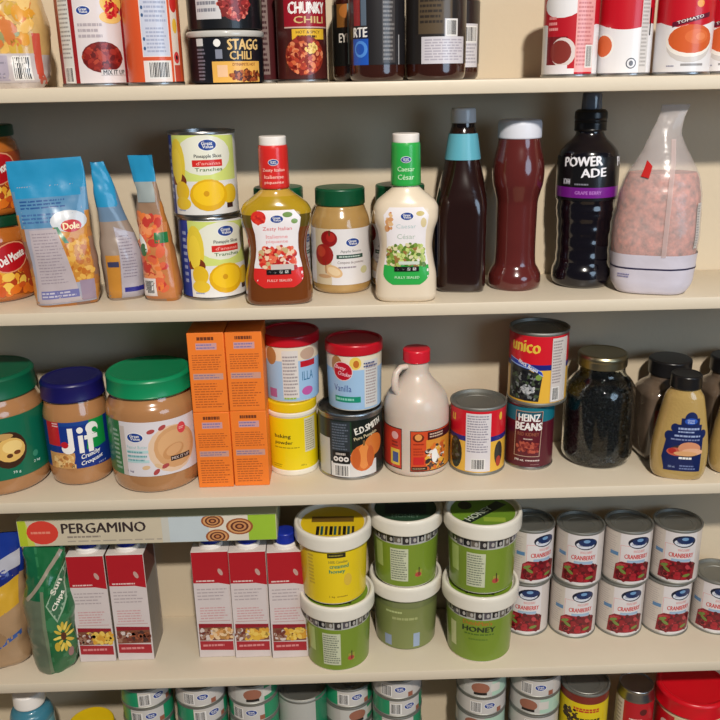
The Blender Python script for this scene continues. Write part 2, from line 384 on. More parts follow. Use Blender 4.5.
# dark sauce jars
DARK = sauce('dark_sauce', (52, 22, 14))
def sjar(label, x, y, r, art, frac, grp=None):
    t = thing('sauce_jar', label, 'jar', (x, y, Z), facing(x, y, frac), grp)
    turned('glass_body', [(0, .002), (r-.004, 0), (r-.001, .003), (r, .008), (r, .092), (r-.003, .1), (r-.010, .108), (r-.011, .118), (0, .118)], DARK, t, .003)
    turned('lid', [(0, .118), (r-.0085, .118), (r-.008, .12), (r-.008, .132), (r-.010, .134), (0, .134)], plastic('black_lid', (24, 23, 24), .3), t, .001, fins=None)
    art.build('label', cyl(r), t); return t
a = Art(11); r = .031; a.rect(-.05, .018, .05, .088, (24, 24, 22)); a.rect(-.01, .062, .02, .088, (130, 86, 40)); a.ell(.006, .08, .012, .008, (176, 110, 50)); a.text('EYE', .0015, .05, .016, .010, (222, 216, 206), 0, .04); a.rect(.006, .02, .01, .088, (120, 140, 140))
sjar('dark sauce jar with a brown topped label, right beside the dark red chili can', .026, .1, .0305, a, -.55)
a = Art(12); a.rect(-.075, .018, .045, .092, (34, 32, 34)); a.rect(-.032, .018, -.010, .047, (34, 84, 180)); a.rect(-.032, .046, -.010, .055, (28, 34, 60)); a.text('RTE', -.021, .053, .019, .010, (230, 228, 226), 0, .05); a.ell(-.02, .035, .009, .009, (80, 140, 220)); a.ell(-.021, .035, .006, .006, (34, 84, 180))
a.rect(-.030, .06, -.02, .09, (140, 40, 44)); a.rect(-.019, .06, -.012, .092, (90, 104, 120)); a.rect(.006, .02, .022, .088, (66, 62, 62)); a.lines(.007, .022, .021, .086, 14, (124, 120, 118)); a.rect(.027, .018, .0285, .05, (170, 168, 168))
sjar('dark sauce jar with a blue patch at the left edge of its label', .0475, .036, .0325, a, .0)
a = Art(13); a.rect(-.1, .018, .09, .092, (38, 34, 32)); a.rect(-.02, .05, .02, .092, (86, 72, 54)); a.lines(-.018, .06, .012, .088, 5, (50, 42, 36)); a.rect(-.016, .018, .04, .047, (206, 202, 208)); a.lines(-.012, .021, .038, .045, 8, (170, 164, 176)); a.rect(.011, .047, .028, .066, (196, 192, 196)); a.bars(.014, .049, .026, .064, 10)
sjar('dark sauce jar in front with a large white sticker and barcode', .1165, .041, .0352, a, -.02)
a = Art(14); a.rect(-.08, .018, .08, .09, (40, 34, 32)); a.rect(-.002, .014, .027, .064, (200, 196, 200)); a.lines(0, .018, .025, .042, 6, (160, 156, 164)); a.bars(.004, .044, .024, .06, 11)
sjar('dark sauce jar half hidden behind the white stickered jar, rightmost of the dark jars', .146, .1105, .0325, a, .3)
# soup cans
SR = (190, 22, 38)
def soup(kind, r=.0330):
    a = Art(15+kind); R = r-.0012; a.rect(-PI*R, .004, PI*R, .106, (228, 226, 228)); a.rect(-PI*R, .058, PI*R, .106, SR)
    a.poly([(u, .058-.0065*math.cos(u/R*1.5)) for u in [x*.003 for x in range(-16, 17)]]+[(.048, .06), (-.048, .06)], SR)
    if kind == 0:    # turned sideways
        a.rect(-.03, .01, .01, .083, (182, 26, 40)); a.ell(-.012, .079, .024, .014, (228, 226, 228)); a.rect(-.03, .012, -.003, .045, (120, 30, 36)); a.ell(-.008, .028, .015, .016, (214, 200, 196)); a.ell(-.011, .028, .013, .013, (130, 50, 44))
        a.lines(-.028, .05, -.014, .068, 3, (230, 150, 150)); a.rect(-.03, .005, -.002, .014, (226, 220, 224)); a.rect(.006, .006, .03, .106, (226, 160, 158)); a.lines(.0075, .012, .028, .1, 20, (196, 120, 122)); a.bars(.02, .012, .028, .034, 6)
        a.rect(.006, .004, .03, .006, SR)
    elif kind == 1:
        a.text("bell's", -.024, .093, .02, .01, WHITE, .05, .04, .3); a.ell(-.024, .034, .013, .014, WHITE); a.ell(-.026, .034, .0125, .012, (214, 98, 46)); a.text('TOMATO', -.026, .053, .02, .003, WHITE, 0, .03)
        a.ell(.0095, .0145, .006, .006, (70, 74, 84)); a.ell(.0095, .0145, .0048, .0048, (220, 220, 224)); a.ell(.0095, .0145, .0025, .003, (110, 112, 120)); a.rect(.019, .004, .031, .09, (206, 202, 200)); a.lines(.02, .01, .030, .085, 18, (164, 160, 158)); a.rect(.032, .045, .0345, .075, BLK)
    else:
        a.text("Campbell's", .009, .0895, .044, .013, WHITE, .06, .045, .35); a.ell(.0125, .077, .0042, .0042, (224, 150, 60)); a.poly([(-.017, .052), (-.017, .0575), (.026, .068), (.026, .063)], (96, 22, 44)); a.text('TOMATO', .003, .0605, .03, .003, WHITE, .24, .02)
        a.ell(.005, .0335, .0275, .0195, (206, 200, 196)); a.ell(.005, .0375, .0285, .0175, (236, 230, 222)); a.ell(.006, .0395, .0265, .0155, (206, 92, 44)); a.ell(.012, .042, .014, .008, (216, 108, 58)); a.ell(.016, .042, .006, .004, (224, 128, 80)); a.rect(-.004, .0105, .022, .013, (150, 146, 146)); a.lines(-.02, .009, -.01, .012, 1, (150, 150, 170))
    return a
can('soup_can', "soup can turned to show a pink information panel, leftmost of the soup cans", 'can', .2765, .046, Z, .033, .102, soup(0), 0)
can('soup_can', "tomato soup can turned so its bowl picture shows at the left edge", 'can', .3430, .053, Z, .033, .102, soup(1), 0)
can('soup_can', "tomato soup can facing forward with a whole orange soup bowl in view", 'can', .4070, .0345, Z, .033, .102, soup(2), .1)
can('soup_can', "tomato soup can partly cut off, next right of the forward facing one", 'can', .4745, .062, Z, .033, .102, soup(2), -.2)
a = Art(19); a.rect(-.1, .004, .1, .106, (150, 16, 30)); a.rect(-.02, .06, .01, .08, (220, 210, 205)); a.rect(-.05, .004, .02, .03, (90, 14, 24))
can('soup_can', 'dark red soup can at the far right end of the top shelf', 'can', .5445, .07, Z, .033, .102, a, 0)

# ================================================================== SHELF 2
Z = ZS[1]
# peach jars
def peach(label, z):
    t = thing('peach_jar', label, 'jar', (-.458, .097, z), facing(-.45, .09, .1), 'peach jars stacked at the left')
    turned('jar_body', [(0, .002), (.044, 0), (.0488, .004), (.0495, .01), (.0495, .08), (.047, .09), (.043, .094), (.043, .098), (0, .098)], sauce('peach_syrup', (176, 98, 36)), t, .003)
    turned('lid', [(0, .096), (.0455, .096), (.046, .098), (.046, .1085), (.0445, .11), (0, .1095)], plastic('dark_green_lid', (10, 62, 38), .35), t, .001)
    a = Art(20); a.rect(-.09, .01, .09, .078, (150, 64, 26)); a.blobs(0, .03, .07, .018, 90, [(214, 110, 30), (226, 160, 50), (196, 84, 30), (232, 190, 80), (170, 60, 26)], .01, box=True)
    a.ell(.016, .058, .026, .019, (214, 150, 110), rot=.35); a.ell(.016, .058, .024, .0175, (176, 18, 28), rot=.35); a.text('Del Monte', .017, .058, .036, .011, WHITE, .35, .04)
    a.build('label', cyl(.0496), t); return t
peach('green lidded peach jar standing on the shelf, lower of the stacked pair', Z)
peach('green lidded peach jar resting on top of another, upper of the stacked pair', Z+.11)
# Dole pouches
DB = (38, 140, 186)
def pouch_cols(seed, back=(120, 100, 90)):
    def f(x, z):
        if z > .145: return DB
        if z > .115: return (92, 140, 176)
        n = noise.noise(Vector((x*30+seed, z*22, seed)))
        return (190, 130, 60) if n > .1 else (170, 110, 56) if n > -.2 else (140, 104, 84)
    return f
t = thing('fruit_pouch', 'large fruit pouch with a blue top and a pale panel of small print', 'pouch', (-.350, .048, Z), .20, None, 0, -.035)
L = Loft([(0, .037, .017, 3.2, 0, 0), (.01, .040, .023, 2.8), (.05, .0425, .023, 2.5, -.0), (.1, .044, .015, 2.3, -.002), (.14, .0445, .006, 2.2, -.003), (.16, .0445, .0014, 2.2, -.003), (.181, .0435, .0009, 2.2, -.003)], .004, 20, 1)
L.mesh('pouch_film', FILM, t, colf=pouch_cols(2), dz=.004)
a = Art(21); a.rect(-.036, .004, .036, .15, (160, 160, 174)); a.rect(-.0395, .135, .037, .178, DB); a.rect(-.0395, .10, .038, .136, (84, 134, 172)); a.lines(-.036, .122, .02, .134, 3, (40, 84, 140), .5); a.lines(-.036, .105, .012, .118, 3, (60, 100, 150), .5)
a.poly([(.004, .03), (.036, .03), (.038, .10), (-.002, .10)], (196, 132, 52)); a.blobs(.022, .06, .014, .026, 40, [(210, 150, 60), (186, 108, 36), (220, 170, 80)], .006, box=True); a.ell(.018, .106, .022, .013, (196, 200, 206)); a.ell(.02, .1, .0125, .0075, (190, 34, 40)); a.text('Dole', .02, .1, .019, .008, (240, 225, 180), 0, .05)
a.poly([(-.001, .1), (.004, .1), (.014, .08), (.009, .08)], (70, 130, 100)); a.poly([(-.034, .006), (.018, .006), (.002, .098), (-.03, .098)], (182, 170, 174)); a.rect(.0185, .006, .036, .032, (150, 132, 150)); a.lines(-.028, .03, .006, .095, 17, (150, 138, 146), .35); a.rect(-.03, .012, .016, .022, (110, 110, 160)); a.lines(-.029, .013, .014, .021, 2, (190, 186, 200))
a.build('printed_panel', L.front, t, FILM, vs=.006, off=.0004)
t = thing('fruit_pouch', 'blue topped fruit pouch turned sideways, middle one of the three pouches', 'pouch', (-.2835, .068, Z), .45, None, 0, 0)
L = Loft([(0, .022, .014, 3), (.012, .026, .02, 2.6), (.05, .026, .020, 2.3), (.085, .0215, .014, 2.2, -.003), (.12, .0155, .009, 2.2, -.009), (.15, .0115, .004, 2.2, -.014), (.175, .0085, .001, 2.2, -.018)], .004, 22, 5)
L.mesh('pouch_film', FILM, t, colf=lambda x, z: DB if z > .12 and x < .0 else (104, 130, 156) if z > .10 else (150, 132, 118), dz=.004)
a = Art(22); a.poly([(-.008, .004), (.024, .004), (.020, .085), (-.004, .095)], (172, 164, 172)); a.poly([(-.024, .004), (-.0085, .004), (-.006, .06), (-.022, .06)], (190, 130, 50)); a.lines(-.004, .03, .016, .085, 14, (132, 122, 134), .35); a.rect(-.004, .012, .022, .018, (44, 44, 130)); a.rect(-.021, .045, -.008, .052, (60, 60, 90))
a.build('printed_panel', L.front, t, FILM, vs=.006, off=.0004)
t = thing('fruit_pouch', 'peach picture fruit pouch with a barcode at its foot, beside the pineapple cans', 'pouch', (-.2305, .06, Z), -.22, None, 0, -.02)
L = Loft([(0, .021, .014, 3), (.012, .0235, .02, 2.6), (.06, .0225, .020, 2.3, -.001), (.11, .019, .011, 2.2, -.005), (.14, .013, .006, 2.2, -.007), (.155, .015, .003, 2.2, -.01), (.182, .0165, .001, 2.2, -.013)], .004, 22, 9)
L.mesh('pouch_film', FILM, t, colf=lambda x, z: DB if z > .15 else (176, 110, 46) if x > .008 else (150, 120, 96), dz=.004)
a = Art(23); a.rect(-.018, .004, .02, .10, (190, 120, 70)); a.blobs(-.003, .06, .014, .05, 46, [(214, 100, 66), (226, 140, 90), (190, 60, 50), (222, 120, 60)], .009, box=True); a.rect(.004, .075, .02, .088, (30, 110, 60)); a.rect(-.012, .125, .01, .15, (150, 160, 160))
a.rect(-.018, .008, .0, .031, (222, 214, 212)); a.bars(-.015, .012, -.003, .028, 9, pad=.0005); a.rect(-.01, .15, .01, .18, DB); a.ell(-.012, .075, .004, .012, (225, 225, 220), rot=.4); a.ell(-.012, .067, .005, .008, (60, 110, 70))
a.build('printed_panel', L.front, t, FILM, vs=.006, off=.0004)
# pineapple cans
def pine(seed):
    a = Art(seed); R = .0408; a.rect(-PI*R, .004, PI*R, .102, (224, 222, 220)); a.rect(-PI*R, .004, -.040, .102, (30, 60, 150)); a.lines(-.052, .02, -.043, .09, 8, (160, 176, 214), .5)
    a.poly([(-.040, .045), (.052, .045), (.052, .098), (-.040, .102)], (206, 218, 120)); a.ell(.006, .076, .036, .024, (226, 226, 210)); a.ell(-.031, .066, .0125, .03, (226, 200, 60)); a.ell(-.03, .045, .012, .01, (120, 52, 26)); a.ell(-.032, .062, .0085, .022, (236, 208, 66)); a.rect(-.0395, .0042, .052, .04, (226, 224, 222))
    a.logo(.011, .088, .0235); a.text('Pineapple Slices', .011, .0745, .034, .0055, (54, 60, 64), 0, .02); a.rect(-.009, .0625, .0285, .0705, (206, 40, 34)); a.text("d'ananas", .011, .0665, .03, .004, (240, 170, 160), 0, .02); a.text('Tranches', .011, .059, .034, .004, (70, 110, 50), 0, .02)
    a.ell(-.026, .033, .011, .012, (224, 184, 40)); a.ell(-.026, .018, .012, .008, (226, 190, 50)); a.ell(.038, .028, .013, .012, (226, 186, 40)); a.ell(.009, .028, .024, .0195, (222, 172, 22)); a.ell(.009, .030, .02, .015, (238, 194, 34)); a.ell(.006, .03, .0035, .0035, (206, 150, 20)); a.rect(.032, .011, .042, .017, (60, 30, 30)); a.lines(-.034, .008, -.02, .011, 1, (140, 150, 190))
    return a
can('pineapple_can', 'pineapple can standing on the shelf, lower of the stacked pair', 'can', -.1685, .082, Z, .042, .1055, pine(30), .20)
can('pineapple_can', 'pineapple can stacked on top, upper of the pair', 'can', -.1715, .081, Z+.1055, .042, .1035, pine(31), -.12)
# dressing bottles
DRESS = mat('dressing', None, .16, coat=1, var=.1)
CREAM = mat('cream_dressing', (224, 208, 184), .3, coat=.4, var=.04)
SEC = [(0, .036, .021, 3.4), (.002, .039, .024, 3.4), (.008, .0418, .0265, 3.2), (.03, .0415, .0265, 3), (.05, .0378, .026, 2.8), (.068, .0355, .0255, 2.7), (.085, .0375, .026, 2.6), (.104, .0432, .0265, 2.5), (.114, .0435, .0255, 2.4), (.123, .0395, .0235, 2.3), (.131, .030, .02, 2.1), (.138, .0205, .0165, 2), (.142, .0165, .0155, 2), (.146, .0155, .0155, 2)]
def dressing(label, x, y, kx, red):
    t = thing('dressing_bottle', label, 'bottle', (x, y, Z), facing(x, y, 0)*.8)
    L = Loft([(z, a*kx, b, n) for z, a, b, n in SEC])
    if red: L.mesh('bottle_body', DRESS, t, colf=lambda x, z: (112, 58, 20) if z < .098 else (92, 76, 22) if z < .112 else (176, 142, 30) if z < .135 else (190, 150, 60))
    else: L.mesh('bottle_body', CREAM, t)
    c = (212, 42, 38) if red else (46, 166, 72)
    turned('neck_sleeve', [(.0155, .1425), (.0178, .1425), (.0185, .145), (.0178, .189), (.0172, .193), (.0155, .193)], plastic('sleeve_'+('red' if red else 'green'), c, .3, coat=.4), t, .0006)
    turned('cap', [(0, .1925), (.0158, .1925), (.0166, .194), (.0166, .2022), (.0155, .2036), (0, .2036)], plastic('white_cap', (232, 226, 220), .35), t, .001, fins=(40, .02, .194, .202))
    s = Art(40); s.logo(0, .174, .0125); tc = (248, 190, 176) if red else (190, 232, 186)
    if red: s.text('Zesty Italian', 0, .1645, .028, .0045, tc, 0, .03); s.text('Italienne', 0, .157, .024, .0042, tc, 0, .03); s.text('piquante', 0, .150, .024, .0042, tc, 0, .03)
    else: s.text('Caesar', 0, .163, .021, .0055, tc, 0, .03); s.text('César', 0, .1535, .020, .006, tc, 0, .03)
    s.build('sleeve_print', cyl(.0184), t, off=.0003)
    a = Art(41); hw = [(.0235, .018), (.028, .0255), (.036, .0305), (.05, .029), (.07, .0255), (.085, .0255), (.1, .0285), (.11, .0298), (.116, .0275), (.1185, .022)]
    wi = pchip([v for v, _ in hw], [k*kx for _, k in hw]); vs = [.0235+(.1185-.0235)*i/24 for i in range(25)]
    def band(v0, v1, c, same=False):
        k = [v0+(v1-v0)*i/10 for i in range(11)]; a.poly([(wi(v), v) for v in k]+[(-wi(v), v) for v in k[::-1]], c, same)
    band(.0235, .1185, (232, 226, 228)); band(.0235, .048, c); 
    if red:
        a.ell(-.021*kx, .11, .009, .008, (206, 44, 34)); a.blobs(-.02, .108, .007, .006, 10, [(220, 60, 40), (180, 30, 30)], .003); a.ell(.014, .113, .006, .0032, (110, 140, 70)); a.ell(.022, .105, .004, .003, (120, 150, 80))
        a.logo(.001, .108, .0165); a.text('Zesty Italian', .001, .096, .035, .0055, (214, 76, 84), 0, .01); a.text('Italienne', 0, .087, .026, .0045, (226, 130, 136), 0, 0); a.text('piquante', 0, .0805, .026, .0045, (226, 130, 136), 0, 0)
        a.blobs(0, .061, .021, .0125, 110, [(206, 44, 38), (222, 80, 56), (176, 26, 30), (232, 200, 170), (196, 170, 120), (226, 110, 80)], .0045, box=True); a.rect(-.009, .045, .019, .053, (200, 190, 186))
    else:
        a.blobs(-.022*kx, .1, .003, .012, 8, [(206, 150, 100), (190, 120, 70), (220, 180, 130)], .0045, box=True); a.ell(.017, .111, .005, .003, (200, 180, 110)); a.ell(.021, .1, .0035, .006, (214, 196, 150)); a.logo(.001, .108, .0165); a.text('Caesar', 0, .096, .024, .005, (180, 200, 200), 0, 0); a.text('César', 0, .0835, .022, .006, (176, 190, 176), 0, 0)
        a.blobs(0, .0605, .022, .0125, 120, [(120, 150, 60), (160, 180, 90), (90, 120, 40), (214, 206, 160), (150, 110, 60), (190, 206, 120)], .0042, box=True); a.rect(-.009, .049, .016, .053, (200, 210, 196))
    a.rect(-.0145, .0405, .0155, .0465, BLK)
    for u in (-.011, -.004, .003, .010): a.rect(u-.002, .0418, u+.002, .0452, (200, 200, 196), True)
    a.text('FULLY SEALED', .001, .033, .03, .003, (250, 190, 180) if red else (200, 240, 200), 0, .02)
    a.build('front_label', L.front, t, vs=.004, off=.0003); return t
dressing('Zesty Italian dressing bottle with brown dressing and a red neck sleeve', -.0795, .031, 1.0, True)
dressing('creamy white Caesar dressing bottle with a green neck sleeve', .0805, .031, .92, False)
# applesauce jars
def applesauce(label, x, y, frac):
    t = thing('applesauce_jar', label, 'jar', (x, y, Z), facing(x, y, frac), 'apple sauce jars behind the dressing bottles')
    turned('jar_body', [(0, .002), (.034, 0), (.038, .004), (.0385, .01), (.0385, .088), (.0365, .098), (.033, .106), (.031, .113), (0, .113)], sauce('applesauce', (176, 140, 84)), t, .003)
    turned('lid', [(0, .1125), (.0318, .1125), (.0325, .114), (.0325, .132), (.031, .1345), (.028, .134), (0, .1335)], plastic('jar_green_lid', (12, 78, 48), .35), t, .001, fins=(60, .015, .115, .131))
    a = Art(45); R = .0385; a.rect(-.10, .013, .10, .0855, (220, 216, 216)); a.rect(-.04, .013, -.015, .0855, (206, 190, 160)); a.ell(-.018, .073, .0115, .0105, (140, 24, 26)); a.ell(-.0155, .075, .006, .006, (170, 40, 34)); a.ell(-.026, .052, .014, .014, (150, 34, 30)); a.ell(-.03, .056, .007, .007, (180, 60, 44)); a.ell(-.017, .08, .0012, .004, (90, 50, 30))
    a.ell(-.013, .031, .013, .0075, (214, 176, 130), rot=-.4); a.ell(-.012, .031, .009, .005, (226, 200, 160), rot=-.4); a.rect(-.0235, .028, -.0225, .044, (110, 50, 40)); a.ell(-.026, .024, .01, .0025, (190, 150, 110)); a.logo(.0135, .068, .0195)
    a.text('Apple Sauce', .011, .0565, .028, .0042, (90, 96, 96), 0, .01); a.rect(-.008, .0475, .028, .0525, (40, 70, 60)); a.lines(-.005, .0488, .026, .0512, 1, (190, 206, 196), .7); a.text('Compote de pommes', .011, .042, .036, .0045, (110, 90, 90), 0, .01); a.lines(-.006, .034, .018, .038, 1, (150, 140, 150)); a.ell(.030, .031, .006, .005, (200, 196, 150))
    a.build('label', cyl(R), t, off=.0004); return t
applesauce('applesauce jar with red apples on its label, standing between the two dressing bottles', -.0005, .0935, .05)
applesauce('applesauce jar mostly hidden directly behind the Italian dressing bottle', -.081, .108, .75)
applesauce('applesauce jar mostly hidden directly behind the white Caesar dressing bottle', .0785, .108, -.7)
# brown sauce bottle
t = thing('sauce_bottle', 'tall dark brown sauce bottle with a light blue neck band', 'bottle', (.1565, .080, Z), facing(.158, .08)-.02)
L = Loft([(0, .028, .028, 4), (.003, .0315, .0315, 4), (.01, .0328, .0328, 4), (.1, .0328, .0328, 4), (.112, .033, .033, 3.4), (.13, .0305, .0305, 2.6), (.155, .0245, .0245, 2.1), (.17, .0215, .0215, 2), (.2, .0172, .0172, 2), (.207, .0150, .0150, 2), (.212, .0145, .0145, 2)])
L.mesh('bottle_body', sauce('brown_sauce', (34, 14, 10)), t)
turned('cap', [(0, .2115), (.0155, .2115), (.016, .213), (.0152, .2275), (.014, .2295), (0, .2295)], plastic('pale_blue_cap', (206, 212, 220), .3, coat=.3), t, .0012)
a = Art(46); rf = pchip([.155, .17, .2], [.0249, .0219, .0176]); a.rect(-.07, .1675, .07, .199, (92, 166, 184)); a.ell(-.018, .189, .0055, .006, (20, 24, 40)); a.ell(-.019, .18, .0045, .005, (176, 34, 56)); a.lines(-.008, .184, .014, .191, 2, (40, 96, 130), .6); a.lines(-.01, .172, .012, .183, 3, (66, 136, 160)); a.build('neck_band', cyl(lambda v: rf(v)), t, off=.0006)
a = Art(47); a.rect(-.022, .02, .022, .095, (24, 34, 60)); a.rect(-.014, .03, .012, .05, (50, 90, 140)); a.ell(0, .075, .012, .012, (60, 90, 70)); a.lines(-.012, .054, .012, .062, 2, (150, 160, 170))
a.build('side_label', lambda u, v, o: (-.0328-o, u, v), t, off=.0006, us=0)
# ketchup style bottle
t = thing('ketchup_bottle', 'dark red squeeze bottle with a wide white cap and waisted body, no front label', 'bottle', (.2285, .082, Z), 0)
P = pchip([0, .003, .008, .016, .025, .032, .06, .11, .125, .137, .15, .162, .172, .183, .192], [.031, .0338, .0345, .0342, .0305, .0268, .0258, .0262, .0292, .0322, .0330, .0320, .0300, .0275, .0262])
turned('bottle_body', [(0, .003), (.028, 0)]+[(P(z/1000), z/1000) for z in range(0, 193, 3)]+[(0, .192)], sauce('ketchup', (90, 33, 30)), t)
turned('cap', [(0, .1915), (.0268, .1915), (.0275, .193), (.0275, .2095), (.026, .2135), (.022, .2145), (0, .2145)], plastic('white_cap2', (214, 216, 226), .4), t, .0015)
# sports drink
t = thing('sports_drink_bottle', 'dark purple sports drink bottle with a black sports cap', 'bottle', (.3200, .090, Z), facing(.308, .078, .0))
P = pchip([0, .004, .012, .022, .03, .05, .085, .1, .108, .115, .125, .16, .172, .182, .190, .196, .2], [.033, .0378, .0392, .0385, .0355, .035, .0362, .0378, .037, .0385, .0388, .0385, .0365, .029, .0205, .0175, .0172])
pp = [(0, .004), (.03, 0)]
for i in range(0, 201, 2):
    z = i/1000; r = P(z)
    if .03 < z < .1: r -= .0007*(.5+.5*math.cos((z-.03)/.0175*2*PI))
    pp.append((r, z))
turned('bottle_body', pp+[(0, .2)], sauce('purple_drink', (12, 8, 16)), t)
turned('cap', [(0, .1975), (.0195, .1975), (.0205, .2), (.0205, .209), (.0195, .211), (.0205, .2135), (.0200, .2215), (.0165, .2245), (0, .2245)], plastic('black_lid', (24, 23, 24), .3), t, .0012, fins=(44, .03, .2, .208))
turned('dust_cover', [(0, .2243), (.0128, .2243), (.0122, .2425), (.011, .2445), (0, .2445)], mat('smoky_cover', (96, 104, 116), .15, coat=.6), t, .001)
a = Art(50); RR = lambda v: P(v)
a.rect(-.118, .114, .118, .168, (16, 15, 18)); a.rect(-.118, .118, .118, .131, (112, 26, 132)); a.text('GRAPE BERRY', .002, .1245, .03, .0042, (180, 120, 196), 0, .02)
WP = (232, 230, 236)
a.text('POWER', -.006, .163, .044, .0115, WP, .05, .05); a.text('ADE', .007, .1495, .028, .0105, WP, .05, .05); a.text('ION4', -.024, .138, .009, .007, (200, 200, 210), 0, .03); a.text('POWER', .062, .163, .044, .0115, WP, .05, .05); a.text('ADE', .069, .1495, .028, .0105, WP, .05, .05); a.lines(-.014, .133, .004, .137, 1, (120, 120, 130))
a.build('label', cyl(RR), t, off=.0006, vs=.005)
# pink salt bag
t = thing('salt_bag', 'clear bag of coarse pink salt with a white foot band and twisted top', 'bag', (.3965, .043, Z), facing(.38, .047)*.6)
SB = [(0, .040, .028, 3, 0, 0), (.004, .044, .032, 2.8), (.018, .0505, .036, 2.6), (.06, .0535, .0385, 2.4, .001), (.11, .051, .036, 2.3, .002), (.14, .0455, .030, 2.2, .003), (.165, .0345, .022, 2.1, .0045), (.182, .0255, .015, 2, .0045), (.195, .0195, .010, 2, .0045), (.205, .0165, .007, 2, .0065), (.216, .0155, .004, 2, .0095), (.230, .0165, .0018, 2, .013)]
L = Loft(SB, .003, 24, 2)
saltm = mat('pink_salt', (204, 124, 106), .45, var=.6, vscale=130, bump=1, bscale=150)
Ls = Loft([(z, a-.0018, b-.0018, n, cx, 0) for z, a, b, n, cx, *_ in [q+(0,)*(6-len(q)) for q in SB]], .003, 24, 2)
so = Ls.mesh('pink_salt', saltm, t, z0=.005, z1=.150); so['kind'] = 'stuff'
L.mesh('bag_film', mat('clear_film', (222, 214, 212), .22, alpha=.34, bump=.5, bscale=55, coat=.6), t, cap=True)
L.mesh('printed_band', mat('white_film', (206, 200, 212), .35, bump=.4, bscale=50, coat=.3), t, z0=.0015, z1=.052, off=.0004, cap=False)
L.mesh('band_stripe', mat('navy_ink', (40, 34, 66), .4), t, z0=.0335, z1=.0355, off=.0008, cap=False)
a = Art(51); a.rect(.004, .05, .0095, .19, (214, 190, 186)); a.build('back_seam', L.front, t, mat('seam_film', None, .25, alpha=.55, coat=.5), vs=.006, off=.0012)
a = Art(52); a.poly([(-.028, .147), (-.019, .145), (-.0165, .159), (-.0225, .166)], (190, 36, 34)); a.build('red_tab', L.front, t, PRINT, vs=.006, off=.0016)
a = Art(53); a.rect(.042, .06, .0465, .115, (196, 190, 186)); a.lines(.0425, .062, .046, .113, 16, (130, 126, 126)); a.lines(-.044, .022, -.03, .028, 2, (130, 126, 170)); a.build('printed_panel', L.front, t, FILM, vs=.006, off=.0012)

# ================================================================== SHELF 3
Z = ZS[2]
PB = sauce('peanut_butter', (172, 122, 78))
def pbjar(label, x, y, r, hb, h, lidc, art, frac, lr, neck=.006, rz=None):
    t = thing('peanut_butter_jar', label, 'jar', (x, y, Z), facing(x, y, frac))
    turned('jar_body', [(0, .003), (r-.009, 0), (r-.003, .004), (r-.0008, .014), (r, .03), (r, hb*.82), (r-.002, hb*.89), (r-neck, hb*.95), (r-neck-.002, hb+.003), (0, hb+.003)], PB, t, .006)
    turned('lid', [(0, hb), (lr-.001, hb), (lr, hb+.002), (lr-.0006, h-.004), (lr-.003, h-.0008), (lr-.006, h), (lr-.009, h-.001), (0, h-.001)], lidc, t, .0015, fins=(90, .008, hb+.003, h-.005), seg=90)
    lb = art.build('label', cyl(r), t, off=.0004, us=.004); lb.location.z = .004 if r > .05 and r < .065 else 0; return t
a = Art(60); G = (14, 104, 76)
a.rect(-.2, .025, .2, .112, G); a.ell(.012, .066, .024, .026, (60, 34, 20)); a.ell(.014, .066, .0195, .017, (222, 180, 100)); a.ell(.017, .07, .013, .009, (236, 204, 130)); a.ell(.012, .058, .004, .003, (90, 50, 24)); a.ell(.022, .061, .0045, .003, (110, 60, 30))
a.ell(.0, .086, .02, .005, (190, 150, 90)); a.ell(.048, .05, .0045, .0045, (60, 140, 110)); a.text('2 kg', .049, .039, .011, .0045, (200, 220, 210), 0, .03); a.text('75 g', .018, .033, .01, .0045, (200, 220, 210), 0, .03)
pbjar('large peanut butter jar with green lid and green label, cut off at the left edge', -.4835, .078, .0655, .133, .164, plastic('pb_green_lid', (8, 92, 62), .4), a, -.02, .0605)
a = Art(61); r = .0434
a.rect(-.1, .029, .1, .0965, (20, 50, 130)); a.poly([(-.045, .062), (-.024, .062), (-.024, .0965), (-.045, .0965)], (186, 28, 40)); a.lines(-.034, .089, -.024, .096, 2, (220, 190, 190)); a.rect(-.024, .091, .02, .0965, (26, 66, 140)); a.poly([(.010, .055), (.04, .055), (.04, .0965), (.017, .0965)], (20, 140, 66))
a.rect(-.045, .029, -.006, .052, (196, 146, 88)); a.blobs(-.022, .039, .013, .008, 30, [(214, 166, 100), (180, 120, 64), (226, 190, 130)], .006, box=True); a.poly([(-.008, .036), (.03, .029), (.05, .029), (.05, .06), (.03, .056), (-.006, .046)], (22, 50, 128))
JW = (236, 232, 226)
# big lettering built from strokes
a.rect(-.0125, .056, -.0055, .088, JW); a.ell(-.0140, .0585, .0088, .0078, JW); a.ell(-.0180, .0640, .0052, .0048, (186, 28, 40)); a.rect(-.0125, .0595, -.0055, .088, JW); a.rect(.0005, .051, .0068, .0765, JW); a.ell(.0037, .084, .0042, .0045, JW); a.rect(.0125, .051, .0195, .083, JW); a.ell(.02, .0845, .0088, .0088, JW); a.ell(.0235, .081, .004, .004, (20, 140, 66)); a.rect(.0085, .0695, .0265, .0755, JW)
a.text('Crunchy', .015, .047, .027, .0085, WHITE, .22, .03, .3); a.text('Croquant', .016, .038, .031, .0075, WHITE, .22, .03, .3); a.text('750 g', .03, .032, .012, .003, (180, 190, 220), .2, 0)
pbjar('crunchy peanut butter jar with a navy lid', -.3735, .083, r, .1222, .149, plastic('navy_lid', (20, 18, 84), .35), a, -.05, .0425, .004)
a = Art(62); r = .0615
a.rect(-.155, .024, .155, .1015, (216, 210, 214)); a.rect(-.155, .024, -.046, .1015, (30, 110, 60)); a.lines(-.06, .03, -.048, .09, 9, (150, 180, 160)); a.rect(-.0455, .024, -.038, .095, (196, 184, 178))
